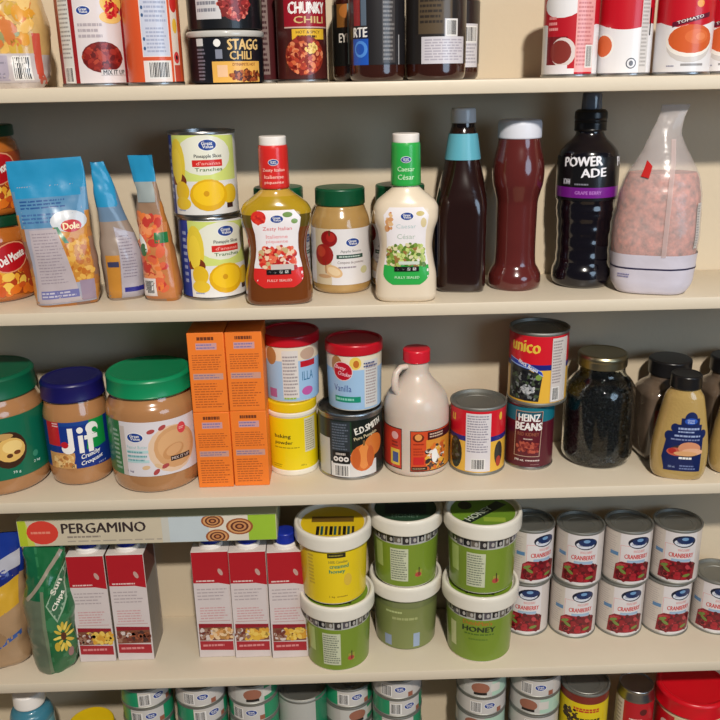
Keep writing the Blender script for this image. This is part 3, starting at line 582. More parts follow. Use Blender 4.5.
a.ell(.026, .060, .034, .0335, (222, 190, 160)); a.ell(.03, .062, .030, .030, (206, 156, 108)); a.ell(.03, .064, .025, .022, (214, 166, 118)); a.ell(.026, .056, .016, .01, (196, 142, 92), rot=.4); a.ell(.027, .058, .012, .007, (212, 162, 114), rot=.4); a.ell(.04, .086, .0065, .008, (214, 70, 76)); a.lines(.036, .084, .044, .088, 2, (240, 190, 180))
a.rect(.021, .042, .05, .049, (40, 24, 24)); a.text('MIX IT UP', .0355, .0455, .026, .004, (200, 180, 170), 0, .04)
for u, v, q in ((-.002, .088, .3), (.013, .092, .5), (-.012, .037, .2), (.001, .030, .8), (.013, .037, .4), (.004, .0385, -.5)): a.ell(u, v, .0055, .003, (170, 70, 70) if q > .25 else (214, 180, 140), rot=q)
a.logo(-.0235, .080, .0235); a.text('Peanut Butter', -.022, .0665, .028, .0048, (150, 190, 190), 0, .01)
for v, ww in ((.06, .03), (.053, .026), (.046, .03)): a.rect(-.037, v-.002, -.037+ww, v+.002, (176, 206, 206)); 
a.lines(-.036, .045, -.008, .062, 3, (110, 160, 165), .45); a.text('1 kg', -.034, .031, .009, .004, (120, 110, 140), 0, .02)
pbjar('peanut butter jar with bright green lid and white label', -.2650, .0725, r, .1345, .161, plastic('bright_green_lid', (16, 132, 84), .32), a, -.06, .0575, .008)
# orange boxes
ORG = (236, 124, 40)
bw, bd, bh = .0475, .062, .1098
def obox(label, x, y, z, rz=0):
    t = thing('baking_soda_box', label, 'box', (x, y, z), rz, 'orange boxes stacked two by two')
    bevbox('carton_body', bw, bd, bh, CARD, t, bev=.0012, col=ORG)
    a = Art(int(x*-7000+z*100)); a.rect(-bw/2+.001, .001, bw/2-.001, bh-.001, (234, 122, 38)); BR = (180, 88, 30)
    a.lines(-.011, bh-.0105, .011, bh-.0055, 1, (110, 50, 20), .9, 0); a.rect(-.013, bh-.023, .014, bh-.014, (200, 150, 150)); a.lines(-.012, bh-.0225, .013, bh-.0145, 2, (120, 110, 160), .4)
    a.lines(-.019, bh-.051, .02, bh-.029, 7, BR, .42, .15); a.rect(-.019, bh-.064, .02, bh-.0555, (196, 146, 130)); a.lines(-.018, bh-.063, .018, bh-.0565, 2, (130, 110, 140), .4); a.lines(-.019, .006, .02, bh-.068, 10, BR, .42, .3)
    a.build('front_panel', flatf(-0+bd/2*-1), t, CARD, us=0); return t
obox('orange box with small brown print, lower left of the two by two stack', -0.1785, .0605, Z)
obox('orange box with small brown print, lower right of the two by two stack', -0.1300, .0625, Z)
obox('orange box with small brown print, upper left of the two by two stack', -0.1785, .0612, Z+bh+.0002)
obox('orange box with small brown print, upper right of the two by two stack', -0.1298, .0625, Z+bh+.0002)
# baking powder
t = thing('baking_powder_tub', 'yellow baking powder tub with a yellow lid, carrying a frosting tub', 'tub', (-.0755, .092, Z), facing(-.0755, .092, -.1))
turned('tub_body', [(0, .001), (.0345, 0), (.0355, .002), (.0352, .0075), (.0345, .0085), (.0345, .087), (.0355, .0885), (.0355, .093), (.034, .094), (0, .094)], plastic('white_plastic', (226, 218, 200), .4), t, .0008)
turned('lid', [(0, .0938), (.0342, .0938), (.0348, .095), (.0348, .1065), (.0335, .108), (.031, .1074), (0, .1074)], plastic('yellow_lid', (226, 190, 20), .35), t, .0008)
a = Art(70); a.rect(-.108, .0088, .108, .0865, (228, 202, 14)); a.rect(.020, .034, .04, .084, (206, 200, 170)); a.lines(.021, .036, .038, .082, 14, (150, 140, 110)); a.text('baking', -.012, .059, .024, .007, (30, 28, 24), 0, .03); a.text('powder', -.0105, .0495, .026, .0065, (30, 28, 24), 0, .03); a.lines(-.025, .041, .012, .0445, 1, (150, 130, 20), .4); a.text('450 g', .017, .015, .008, .003, (110, 100, 20)); a.lines(-.028, .012, -.012, .018, 2, (170, 150, 20))
a.build('label', cyl(.0345), t)
# frosting tubs
def frost(label, x, y, z, frac, kind):
    t = thing('frosting_tub', label, 'tub', (x, y, z), facing(x, y, frac)); t.scale = (1, 1, 1.06)
    R = lambda v: .0365+.0016*v/.08
    turned('tub_body', [(0, .002), (.0345, .001), (.0358, 0), (.0365, .002), (.0381, .076), (0, .077)], plastic('white_plastic', (226, 218, 200), .4), t, .001)
    turned('lid', [(0, .0745), (.0392, .0745), (.0398, .0755), (.0398, .0865), (.0388, .0885), (.036, .0885), (.0352, .086), (0, .086)], plastic('red_lid', (186, 20, 36), .3), t, .0008)
    a = Art(72+kind); a.rect(-.119, .002, .119, .0735, (156, 190, 222)); a.rect(-.119, .056, .119, .0735, (224, 210, 186))
    a.ell(-.03, .062, .009, .012, (170, 120, 70)); a.rect(-.013, .006, .009, .07, (214, 208, 204)); a.lines(-.012, .009, .008, .064, 12, (156, 148, 150))
    if kind == 0:
        a.rect(-.036, .006, -.023, .018, (170, 100, 150)); a.ell(.024, .064, .012, .008, (190, 160, 140)); a.rect(.012, .047, .036, .055, (186, 26, 40)); a.text('ILLA', .023, .035, .018, .012, (50, 110, 150), 0, -.01); a.ell(.022, .014, .009, .006, (190, 90, 160)); a.lines(-.012, .003, .01, .008, 1, (150, 180, 60))
    else:
        a.rect(-.013, .006, .009, .07, (156, 190, 222)); a.rect(-.02, .056, .03, .0735, (224, 214, 190)); a.ell(-.003, .065, .008, .0085, (226, 196, 90)); a.ell(-.002, .064, .004, .005, (190, 110, 40)); a.rect(.009, .004, .032, .068, (206, 206, 204)); a.lines(.011, .008, .03, .064, 14, (164, 150, 150)); a.lines(.008, .058, .03, .066, 2, (60, 70, 120))
        a.ell(-.021, .054, .0145, .013, (226, 200, 200), rot=-.2); a.ell(-.021, .054, .0135, .012, (186, 20, 40), rot=-.2); a.text('Betty', -.024, .058, .015, .006, (240, 200, 210), -.15, .02, .3); a.text('Crocker', -.018, .0505, .019, .0055, (240, 200, 210), -.15, .02, .3); a.text('Vanilla', -.022, .031, .026, .009, (60, 80, 150), 0, 0); a.rect(-.034, .012, .0035, .02, (20, 140, 110)); a.lines(-.032, .013, .001, .019, 1, (140, 210, 190))
    a.build('label', cyl(R), t); return t
frost('frosting tub with a red lid stacked on the yellow baking powder tub', -.0735, .099, Z+.108, .0, 0)
frost('vanilla frosting tub with a red lid, stacked on the big pumpkin can', .0135, .092, Z+.0956, .12, 1)
# pumpkin can
def smith():
    a = Art(75); R = .0455; a.rect(-PI*R, .0045, PI*R, .088, (30, 40, 36)); a.rect(-.034, .022, -.006, .086, (44, 52, 58)); a.lines(-.032, .044, -.008, .084, 10, (96, 104, 116)); a.rect(-.06, .0045, -.036, .06, (190, 190, 184)); a.rect(-.0345, .0045, .034, .026, (212, 210, 208)); a.rect(-.006, .0045, .01, .042, (214, 210, 206))
    a.rect(-.032, .024, -.007, .043, (18, 18, 18)); a.lines(-.027, .0365, -.013, .0405, 1, (190, 180, 170), .8, 0); [a.ell(u, .031, .0036, .0038, (222, 216, 210), 10) for u in (-.027, -.0195, -.012)]; [a.ell(u, .031, .0016, .0014, (30, 30, 30), 8) for u in (-.027, -.0195, -.012)]; a.bars(-.028, .006, -.009, .021, 10); a.rect(-.006, .038, .045, .086, (28, 60, 36))
    a.rect(-.004, .046, .045, .0875, (16, 26, 20)); a.ell(.03, .048, .017, .016, (206, 116, 50)); a.ell(.012, .032, .0185, .020, (204, 104, 42)); a.ell(.013, .034, .009, .019, (222, 136, 66)); a.ell(.002, .032, .006, .016, (190, 90, 36)); a.ell(.023, .032, .006, .016, (190, 90, 36)); a.rect(.0115, .05, .0145, .058, (120, 90, 50))
    a.text('E.D.SMITH', .021, .0765, .042, .0095, (230, 226, 214), .24, .05); a.text('Pure Pumpkin', .017, .0635, .036, .006, (206, 190, 150), .2, .03); return a
can('food_can', 'large pumpkin can with a dark green label, under a frosting tub', 'can', .0060, .0850, Z, .0462, .0955, smith(), .12)
# maple jug
t = thing('syrup_jug', 'beige plastic maple syrup jug with a red cap and small handle', 'jug', (.0990, .084, Z), facing(.0995, .084, 0)); t.scale = (.98, .98, .95)
JUG = mat('jug_plastic', (206, 190, 176), .35, coat=.3, sss=.15)
P = pchip([0, .003, .01, .09, .1006, .11, .1163, .125, .132, .1426, .150, .167], [.041, .0448, .0465, .0465, .0456, .0435, .0411, .0352, .029, .0208, .0175, .0168])
turned('jug_body', [(0, .004), (.036, 0)]+[(P(z/1000), z/1000) for z in range(0, 166, 3)]+[(.0168, .1665), (0, .1665)], JUG, t)
turned('cap', [(0, .1655), (.0188, .1655), (.0195, .167), (.0195, .182), (.018, .1845), (0, .1845)], plastic('red_cap', (206, 30, 48), .3), t, .001, fins=(36, .03, .167, .182))
tube('handle', [(-.013, -.010, .160), (-.022, -.015, .1595), (-.0280, -.020, .153), (-.0300, -.024, .143), (-.0295, -.025, .132), (-.026, -.022, .122)], [.004, .0045, .0048, .005, .0055, .004], JUG, t)
a = Art(77); a.rect(-.0085, .0105, .075, .0745, (60, 26, 20)); a.rect(-.0075, .012, .075, .0735, (206, 74, 36)); a.rect(.014, .012, .075, .06, (214, 140, 50)); a.blobs(.03, .033, .016, .018, 40, [(226, 170, 60), (196, 90, 40), (90, 60, 50), (230, 220, 210), (214, 110, 40), (50, 40, 40)], .0055, box=True); a.rect(.016, .060, .075, .072, (70, 20, 20)); a.lines(.019, .0625, .042, .0705, 2, (206, 180, 160), .5, 0)
a.ell(.003, .064, .008, .0065, (110, 40, 20)); a.ell(.003, .065, .005, .005, (222, 150, 80)); a.lines(-.004, .052, .011, .056, 1, (150, 40, 20), .5); a.lines(-.004, .036, .011, .049, 3, (170, 50, 26)); a.rect(-.004, .022, .011, .034, (196, 36, 34)); a.rect(-.0065, .013, .0155, .0185, (40, 24, 20)); a.lines(-.005, .0145, .014, .017, 1, (190, 160, 120)); a.ell(.027, .034, .005, .011, WHITE)
a.rect(-.075, .0125, -.0205, .0765, (60, 26, 20)); a.rect(-.074, .014, -.0215, .075, (196, 56, 40)); a.rect(-.04, .018, -.024, .043, (220, 190, 70)); a.rect(-.036, .022, -.026, .038, (60, 80, 140)); a.ell(-.032, .064, .006, .006, (220, 170, 170)); a.lines(-.038, .046, -.024, .056, 2, (120, 30, 30))
a.build('label', cyl(.0462), t, off=.0004, us=.0035)
# bean cans
def unico(kind, R=.0388, h=.0998):
    a = Art(80+kind); a.rect(-PI*R, .0045, PI*R, h-.0045, (226, 176, 62)); a.rect(-PI*R, h*.56, PI*R, h-.0045, (206, 24, 40)); a.rect(-PI*R, h*.50, PI*R, h*.575, (28, 34, 120))
    if kind == 0:
        a.ell(-.033, .03, .012, .024, (36, 44, 34)); a.blobs(-.033, .03, .01, .02, 24, [(24, 24, 26), (60, 74, 50), (90, 90, 90)], .004); a.ell(.034, .03, .008, .018, (40, 40, 40)); a.ell(.034, .018, .005, .008, (170, 50, 30))
        a.text('u', -.037, .082, .006, .01, (226, 180, 50), 0, .05); a.ell(.036, .085, .003, .006, (226, 180, 50)); a.rect(-.0155, .006, .0195, h-.008, (216, 210, 212)); a.lines(-.0135, .034, .0175, h-.010, 15, (150, 144, 156)); a.bars(-.006, .010, .011, .024, 12)
    else:
        a.text('unico', -.0185, h*.815, .042, .0165, (226, 190, 66), -.05, .05); a.poly([(-.045, .066), (-.012, .06), (.006, .05), (.0085, .043), (-.012, .053), (-.045, .058)], (150, 180, 226)); a.poly([(-.045, .065), (-.012, .059), (.006, .049), (.008, .0445), (-.012, .0545), (-.045, .0595)], (34, 60, 170)); a.text('Black Beans', -.013, .0568, .03, .005, WHITE, -.42, .03)
        a.poly([(-.045, .007), (.003, .007), (.007, .043), (-.012, .052), (-.045, .057)], (40, 42, 40)); a.blobs(-.019, .029, .021, .019, 110, [(20, 20, 22), (50, 52, 50), (30, 30, 34), (120, 124, 124), (70, 84, 60)], .0045, box=True); a.blobs(-.012, .024, .009, .006, 16, [(190, 192, 194), (150, 154, 160)], .0035); a.ell(.002, .042, .004, .004, (120, 150, 70))
        a.rect(.0185, .006, .045, h-.007, (204, 196, 192)); a.lines(.02, .032, .036, h-.01, 15, (150, 140, 140)); a.bars(.022, .009, .031, .026, 7)
    return a
can('food_can', 'red and yellow bean can turned to show its white nutrition panel, standing alone', 'can', .1852, .0805, Z, .0395, .1, unico(0), -.02, m=DTIN)
def heinz():
    a = Art(83); R = .0338; a.rect(-PI*R, .0045, PI*R, .093, (84, 18, 34)); a.rect(-PI*R, .072, PI*R, .093, (20, 108, 124)); a.poly([(-.0205, .020), (.0165, .020), (.0195, .088), (-.0195, .088)], (176, 150, 130)); a.poly([(-.0195, .021), (.0155, .021), (.0185, .087), (-.0185, .087)], (90, 20, 34))
    a.rect(-.018, .0775, .0175, .0865, (30, 84, 100)); a.text('HEINZ', 0, .0785, .030, .0105, WHITE, 0, .05); a.text('BEANS', -.0005, .0655, .037, .0115, WHITE, 0, .06); a.text('RED KIDNEY', -.0005, .054, .030, .005, (150, 90, 66), 0, .02); a.lines(-.007, .0455, .007, .048, 1, (200, 180, 170), .7); a.blobs(-.001, .034, .015, .007, 40, [(150, 60, 50), (120, 36, 36), (176, 84, 66)], .0038, box=True)
    a.text('398 mL', -.012, .0145, .014, .0032, (226, 214, 206), 0, .03); a.lines(-.003, .0125, .017, .0165, 1, (200, 180, 176)); a.lines(.004, .0075, .017, .0095, 1, (150, 110, 110)); return a
can('food_can', 'beans can with a teal and maroon label, under the black bean can', 'can', .2605, .0885, Z, .0345, .0975, heinz(), -.02)
can('food_can', 'black bean can stacked on top of the teal and maroon beans can', 'can', .2680, .0895, Z+.0975, .0412, .1035, unico(1, h=.1035), -.0, m=DTIN)
# mason jar of black beans
t = thing('mason_jar', 'clear glass jar full of black beans with a brass coloured screw lid', 'jar', (.3600, .0955, Z), .2); t.scale = (.96, .96, .955)
GL = mat('jar_glass', (245, 250, 248), .03, trans=1, var=0, ior=1.45)
oj = [(0, .150), (0, .150)]
P = pchip([0, .004, .012, .1, .115, .126, .134, .14, .15], [.043, .0485, .0515, .0515, .049, .0425, .0355, .0335, .0335])
outer = [(P(z/1000), z/1000) for z in range(0, 151, 3)]
inner = [(P(z/1000)-.0028, z/1000) for z in range(150, 5, -3)]
turned('glass', [(0, 0), (.04, 0)]+outer+inner+[(0, .0065)], GL, t)
turned('lid', [(0, .1515), (.033, .1515), (.0345, .1475), (.0352, .1485), (.0352, .158), (.0358, .16), (.0358, .163), (.034, .1665), (.031, .1672), (.030, .1664), (0, .1664)], mat('brass_lid', (160, 152, 124), .35, metal=1), t, .0007)
BEAN = mat('black_bean_skin', (9, 9, 10), .4)
bm = bmesh.new(); rr = random.Random(12)
ico = bmesh.new(); bmesh.ops.create_icosphere(ico, subdivisions=1, radius=1); ivs = [v.co.copy() for v in ico.verts]; ifs = [[v.index for v in f.verts] for f in ico.faces]; ico.free()
V, F = lathe([(0, .0075), (.0435, .0075), (.0465, .014), (.0465, .1), (.044, .114), (.037, .124), (.03, .130), (0, .133)], 32); C0 = len(V)
for i in range(1500):
    z = .0085+rr.random()*.122; rad = P(z)-.0028-.0030; th = rr.random()*2*PI
    if z > .127: rad *= math.sqrt(rr.random())
    c = Vector((rad*math.cos(th), rad*math.sin(th), z)); R3 = Matrix.Rotation(rr.random()*PI, 3, 'X') @ Matrix.Rotation(rr.random()*PI, 3, 'Z'); Rz = Matrix.Rotation(th, 3, 'Z')
    n0 = len(V); V += [tuple(c+Rz @ (Matrix.Diagonal((.55, 1, 1)) @ (R3 @ Vector((q.x*.0052, q.y*.0033, q.z*.0033))))) for q in ivs]; F += [[n0+k for k in f] for f in ifs]
bo = mobj('black_beans', V, F, BEAN, t, angle=80); bo['kind'] = 'stuff'
# mustards and black-lidded jars
MUST = sauce('mustard', (178, 148, 88), bump=.25, bscale=320)
def mustard(label, x, y, printed, rz):
    t = thing('mustard_bottle', label, 'bottle', (x, y, Z), rz, None)
    L = Loft([(0, .028, .017, 2.6), (.003, .0325, .020, 2.6), (.012, .0358, .0225, 2.5), (.035, .037, .0235, 2.4), (.06, .035, .0235, 2.3), (.085, .031, .0225, 2.2), (.105, .0275, .021, 2.1), (.118, .0245, .0195, 2.1), (.126, .0195, .0175, 2), (.130, .0175, .017, 2)])
    L.mesh('bottle_body', MUST, t)
    turned('cap', [(0, .1295), (.0195, .1295), (.0205, .131), (.0200, .1465), (.018, .1485), (.0165, .1475), (0, .1475)], plastic('black_lid', (24, 23, 24), .3), t, .001, fins=(40, .02, .131, .146))
    if printed:
        a = Art(90); pts = [(-.020, .016), (.026, .016), (.0285, .03), (.028, .062), (.024, .070), (.0255, .078), (.021, .083), (.0215, .09), (.014, .094), (.0125, .1), (.004, .1), (.002, .094), (-.003, .0915), (-.005, .084), (-.012, .082), (-.0105, .075), (-.017, .071), (-.0165, .062), (-.021, .056), (-.023, .035)]
        a.rect(-.020, .016, .026, .06, (20, 34, 84)); a.poly([(-.0235, .035), (-.02, .02), (-.02, .06)], (20, 34, 84)); a.rect(-.017, .06, .026, .073, (20, 34, 84)); a.rect(-.010, .073, .023, .083, (20, 34, 84)); a.rect(-.003, .083, .020, .092, (20, 34, 84)); a.ell(.009, .091, .008, .010, (20, 34, 84)); a.ell(-.017, .066, .005, .007, (20, 34, 84)); a.ell(-.01, .078, .005, .006, (20, 34, 84)); a.ell(.025, .07, .004, .006, (20, 34, 84))
        a.ell(.009, .088, .008, .0045, (40, 80, 170)); a.text('Great', .009, .0895, .009, .0025, (200, 210, 230)); a.text('Value', .009, .0865, .009, .0025, (200, 210, 230)); a.lines(-.006, .0755, .020, .0795, 1, (150, 164, 200), .7, 0); a.lines(-.006, .071, .02, .075, 1, (150, 164, 200)); a.lines(-.010, .0655, .022, .069, 1, (150, 164, 200), .7, 0); a.lines(-.014, .06, .022, .064, 1, (120, 130, 170))
        a.ell(.006, .046, .02, .009, (60, 50, 50)); a.ell(-.006, .044, .012, .006, (190, 90, 70)); a.ell(.010, .050, .014, .009, (206, 140, 104)); a.ell(.014, .045, .013, .005, (222, 170, 134)); a.ell(-.011, .045, .005, .004, (170, 44, 40)); a.ell(.006, .042, .015, .0035, (214, 160, 110)); a.lines(-.002, .033, .02, .038, 1, WHITE, .6); a.text('250 mL', -.010, .022, .009, .003, (150, 164, 200)); a.lines(.0, .018, .022, .026, 2, (110, 124, 170))
        a.build('front_label', L.front, t, off=.0004, vs=.005)
    return t
mustard('squeeze bottle of mustard with a navy label picturing a sausage', .4530, .030, True, facing(.45, .035, .12))
mustard('plain mustard squeeze bottle cut off at the right edge of the shelf', .5375, .036, False, facing(.53, .036, .1))
def blackjar(label, x, y, w_, kind):
    t = thing('spread_jar', label, 'jar', (x, y, Z), .1)
    L = Loft([(0, w_*.8, .028, 5), (.004, w_*.95, .0325, 5), (.012, w_, .034, 5), (.095, w_, .034, 5), (.108, w_*.85, .031, 3), (.116, .028, .028, 2), (.125, .0265, .0265, 2)])
    L.mesh('jar_body', mat('jar_brown', (104, 88, 74), .12, coat=1, var=.3), t)
    turned('lid', [(0, .123), (.0285, .123), (.0292, .125), (.0292, .1435), (.0275, .1455), (0, .145)], plastic('black_lid', (24, 23, 24), .3), t, .001, fins=(60, .015, .126, .143))
    a = Art(95); a.rect(-.03, .02, .02, .09, (60, 50, 46)); a.rect(-.032, .03, -.02, .08, (110, 40, 34)); a.build('label', L.front, t, off=.0004, vs=.01)
blackjar('square glass jar with a black lid, half hidden behind the navy labelled mustard', .459, .1030, .041, 0)
blackjar('square glass jar with a black lid, behind the cut off mustard bottle', .5485, .1065, .040, 1)

# ================================================================== SHELF 4
Z = ZS[3]
# left snack bag
t = thing('tortilla_bag', 'blue and yellow food bag leaning in the left corner behind the green bag', 'bag', (-.530, .060, Z), .1, None, 0, .0)
L = Loft([(0, .045, .026, 3, 0, 0), (.01, .056, .036, 2.6), (.05, .060, .04, 2.4), (.1, .058, .034, 2.3), (.15, .055, .022, 2.2, .004), (.19, .053, .008, 2.1, .008), (.21, .052, .0016, 2.1, .008)], .008, 18, 7)
L.mesh('bag_film', FILM, t, colf=lambda x, z: (24, 52, 140) if z > .15 else (166, 134, 100), dz=.004)
a = Art(98); sl = .5
def stripe(z0, z1, c): a.poly([(-.05, z0-.025), (.05, z0+.025), (.05, z1+.025), (-.05, z1-.025)], c)
for z0, z1, c in ((.03, .085, (166, 134, 100)), (.032, .04, (50, 90, 160)), (.08, .122, (206, 160, 46)), (.122, .137, (22, 36, 110)), (.137, .160, (176, 176, 186)), (.16, .178, (24, 52, 140))): stripe(z0, z1, c)
a.ell(.0, .056, .03, .016, (150, 118, 84)); a.text('S', .03, .152, .009, .011, (40, 60, 140), .45, .04)
a.build('printed_panel', L.front, t, FILM, vs=.006, off=.0005)
# green chip bag, stood on its base with the top folded to the left
t = thing('chip_bag', 'green crinkled chip bag with yellow flowers and a grey sealed seam', 'bag', (-.4350, .041, Z), .25); t.scale = (.92, .95, 1)
L = Loft([(0, .024, .019, 2.6, .002, 0), (.006, .030, .024, 2.3, .001), (.03, .0365, .030, 2.0, 0), (.07, .0375, .032, 1.8, 0), (.11, .037, .031, 1.7, .001), (.14, .035, .026, 1.7, .003), (.165, .030, .017, 1.7, .005), (.185, .0285, .007, 2, .006), (.201, .028, .0016, 2, .006)], .006, 30, 4)
def gcol(x, z):
    n = noise.noise(Vector((x*40, z*40, 3)))
    if x < -.006+.004*n: return (96, 106, 86) if z < .125 else (18, 92, 58)
    return (26, 98, 56) if n > -.1 else (46, 116, 74)
L.mesh('bag_film', FILM, t, colf=gcol, dz=.003)
a = Art(100); a.poly([(-.032, .126), (-.028, .123), (.026, .190), (.022, .194)], (150, 140, 124)); a.poly([(-.009, .004), (-.004, .004), (-.004, .14), (-.009, .14)], (110, 124, 98)); a.poly([(-.002, .118), (.013, .088), (.030, .120), (.030, .178)], (150, 176, 150)); a.poly([(.0, .118), (.013, .092), (.028, .122), (.028, .170)], (56, 104, 74))
a.text('Sun', .015, .142, .021, .0095, (226, 222, 206), .95, .05); a.text('Chips', .0175, .120, .028, .009, (226, 222, 206), .95, .05)
for q in range(12):
    th = q/12*2*PI; a.ell(.019+.0085*math.cos(th), .063+.017*math.sin(th), .007, .0022, (206, 176, 60) if q % 2 else (226, 200, 90), rot=math.atan2(math.sin(th)*1.6, math.cos(th)))
a.ell(.019, .063, .004, .006, (90, 50, 30)); a.ell(.008, .05, .004, .007, (190, 160, 50)); a.ell(.025, .035, .004, .008, (150, 110, 110))
a.build('printed_panel', L.front, t, FILM, vs=.005, us=.002, off=.0006)
# broth cartons
CW, CD_, CH = .0535, .068, .1795
RED = (170, 18, 32)
def carton(label, x, y, rz, seed, pic):
    t = thing('broth_carton', label, 'carton', (x, y, Z), rz, 'red and white cartons in two groups')
    bevbox('carton_body', CW, CD_, CH, CARD, t, bev=.0012, col=(206, 196, 190))
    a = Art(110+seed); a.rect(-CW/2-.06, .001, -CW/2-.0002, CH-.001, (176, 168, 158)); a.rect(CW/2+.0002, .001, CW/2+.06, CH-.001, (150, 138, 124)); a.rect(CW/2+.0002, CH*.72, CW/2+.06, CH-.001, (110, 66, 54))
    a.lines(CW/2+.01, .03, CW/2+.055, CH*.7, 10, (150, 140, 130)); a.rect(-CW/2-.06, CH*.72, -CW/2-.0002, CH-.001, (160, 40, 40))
    a.rect(-CW/2+.0006, .001, CW/2-.0006, CH-.001, (206, 194, 192)); a.poly([(-CW/2+.0006, .128), (-.01, .1275), (.01, .1275), (CW/2-.0006, .124), (CW/2-.0006, CH-.001), (-CW/2+.0006, CH-.001)], RED)
    a.ell(.0135, .1455, .003, .006, (186, 150, 140), rot=.4); a.lines(-.022, .129, .012, .1335, 1, (220, 190, 186)); a.lines(-.022, .098, .022, .12, 4, (172, 158, 160), .35); a.rect(-.0225, .063, .0225, .064, (190, 140, 140)); a.lines(-.02, .066, .021, .088, 5, (198, 150, 152), .4)
    a.poly([(-.024, .052), (.0245, .05), (.0245, .0575), (-.024, .0595)], (140, 20, 34)); a.rect(-.024, .03, .0245, .0525, (120, 70, 50)); pal = [(214, 170, 60), (226, 190, 90), (206, 150, 50)] if pic == 0 else [(110, 54, 36), (150, 80, 50), (70, 40, 36)] if pic == 1 else [(206, 150, 90), (170, 120, 60), (222, 190, 150)]
    a.blobs(.008, .041, .016, .008, 36, pal, .0055, box=True); a.blobs(-.014, .041, .009, .008, 16, [(206, 190, 184), (110, 50, 40), (150, 110, 90)], .0045, box=True); a.poly([(-.024, .014), (.0245, .012), (.0245, .0275), (-.024, .0295)], (160, 34, 44)); a.lines(-.02, .018, .02, .025, 1, (206, 130, 130))
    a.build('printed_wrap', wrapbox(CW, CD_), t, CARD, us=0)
    turned('cap_collar', [(0, CH-.0002), (.0175, CH-.0002), (.0175, CH+.0055), (.0165, CH+.0065), (0, CH+.0065)], plastic('white_cap', (232, 226, 220), .35), t, .0006, cy=-.012)
    turned('cap', [(0, CH+.0064), (.0148, CH+.0064), (.0152, CH+.0075), (.0148, CH+.0205), (.0135, CH+.0225), (0, CH+.0225)], plastic('blue_cap', (24, 44, 150), .3), t, .001, cy=-.012, fins=(30, .03, CH+.008, CH+.02))
    return t
CART = [(-.3760, .0785, 0, 1, 'leftmost of the cartons, beside the green chip bag'), (-.3200, .0795, 0, 2, 'second from left, with open space on its right'),
        (-.2000, .0805, .01, 3, 'third from left, with open space on its left'), (-.1465, .0775, .02, 1, 'fourth from left, under the pastry box end'), (-.0920, .0740, .03, 1, 'rightmost, its blue screw cap in full view')]
for i, (x, y, rz, p, d) in enumerate(CART):
    carton('red and white broth carton, '+d, x, y, rz, i, (0, 0, 1, 2)[p] if i != 1 else 1)
# pastry box lying across the caps
LB, HB, DB_ = .359, .0415, .075
t = thing('pastry_box', 'long flat green and cream pastry box lying across the tops of the broth cartons', 'box', (-.2800, .0725, Z+CH+.0226), 0)
bevbox('carton_body', LB, DB_, HB, CARD, t, bev=.001, col=(190, 190, 150))
a = Art(120); a.rect(-LB/2+.001, .001, LB/2-.001, HB-.001, (196, 184, 160)); a.rect(-LB/2+.0011, .001, -LB/2+.012, HB-.001, (170, 186, 40)); a.poly([(-LB/2+.012, .001), (-LB/2+.022, .001), (-LB/2+.012, HB-.001)], (190, 196, 80)); a.ell(-LB/2+.034, .0215, .022, .0185, (206, 60, 46)); a.lines(-LB/2+.018, .018, -LB/2+.049, .025, 1, (222, 130, 110))
a.text('PERGAMINO', -.0605, .027, .116, .0155, (50, 38, 38), 0, .04); a.lines(-.112, .0115, -.066, .0155, 1, (140, 128, 116), .7, 0); a.lines(-.112, .005, .03, .0085, 1, (160, 150, 136), .5); a.rect(.03, .001, .085, HB-.001, (186, 196, 200)); a.rect(.02, .001, .03, HB-.001, (192, 190, 180)); a.rect(.14, .001, LB/2-.001, HB-.001, (150, 186, 50)); a.rect(.085, .001, .14, HB-.001, (214, 206, 190))
for u, v, q in ((.091, .0325, .016), (.128, .023, .019), (.0965, .008, .0165)):
    for k, c in enumerate(((150, 84, 44), (206, 150, 96), (96, 50, 34), (196, 136, 84), (90, 44, 30), (186, 120, 70))):
        s_ = q*(1-k*.165); y0 = max(v-s_*.62, .0012); y1 = min(v+s_*.62, HB-.0012)
        a.poly([(u+s_*math.cos(j*PI/9), min(max(v+s_*.68*math.sin(j*PI/9), .0012), HB-.0012)) for j in range(18)], c)
a.build('front_panel', flatf(-DB_/2), t, CARD, us=0)
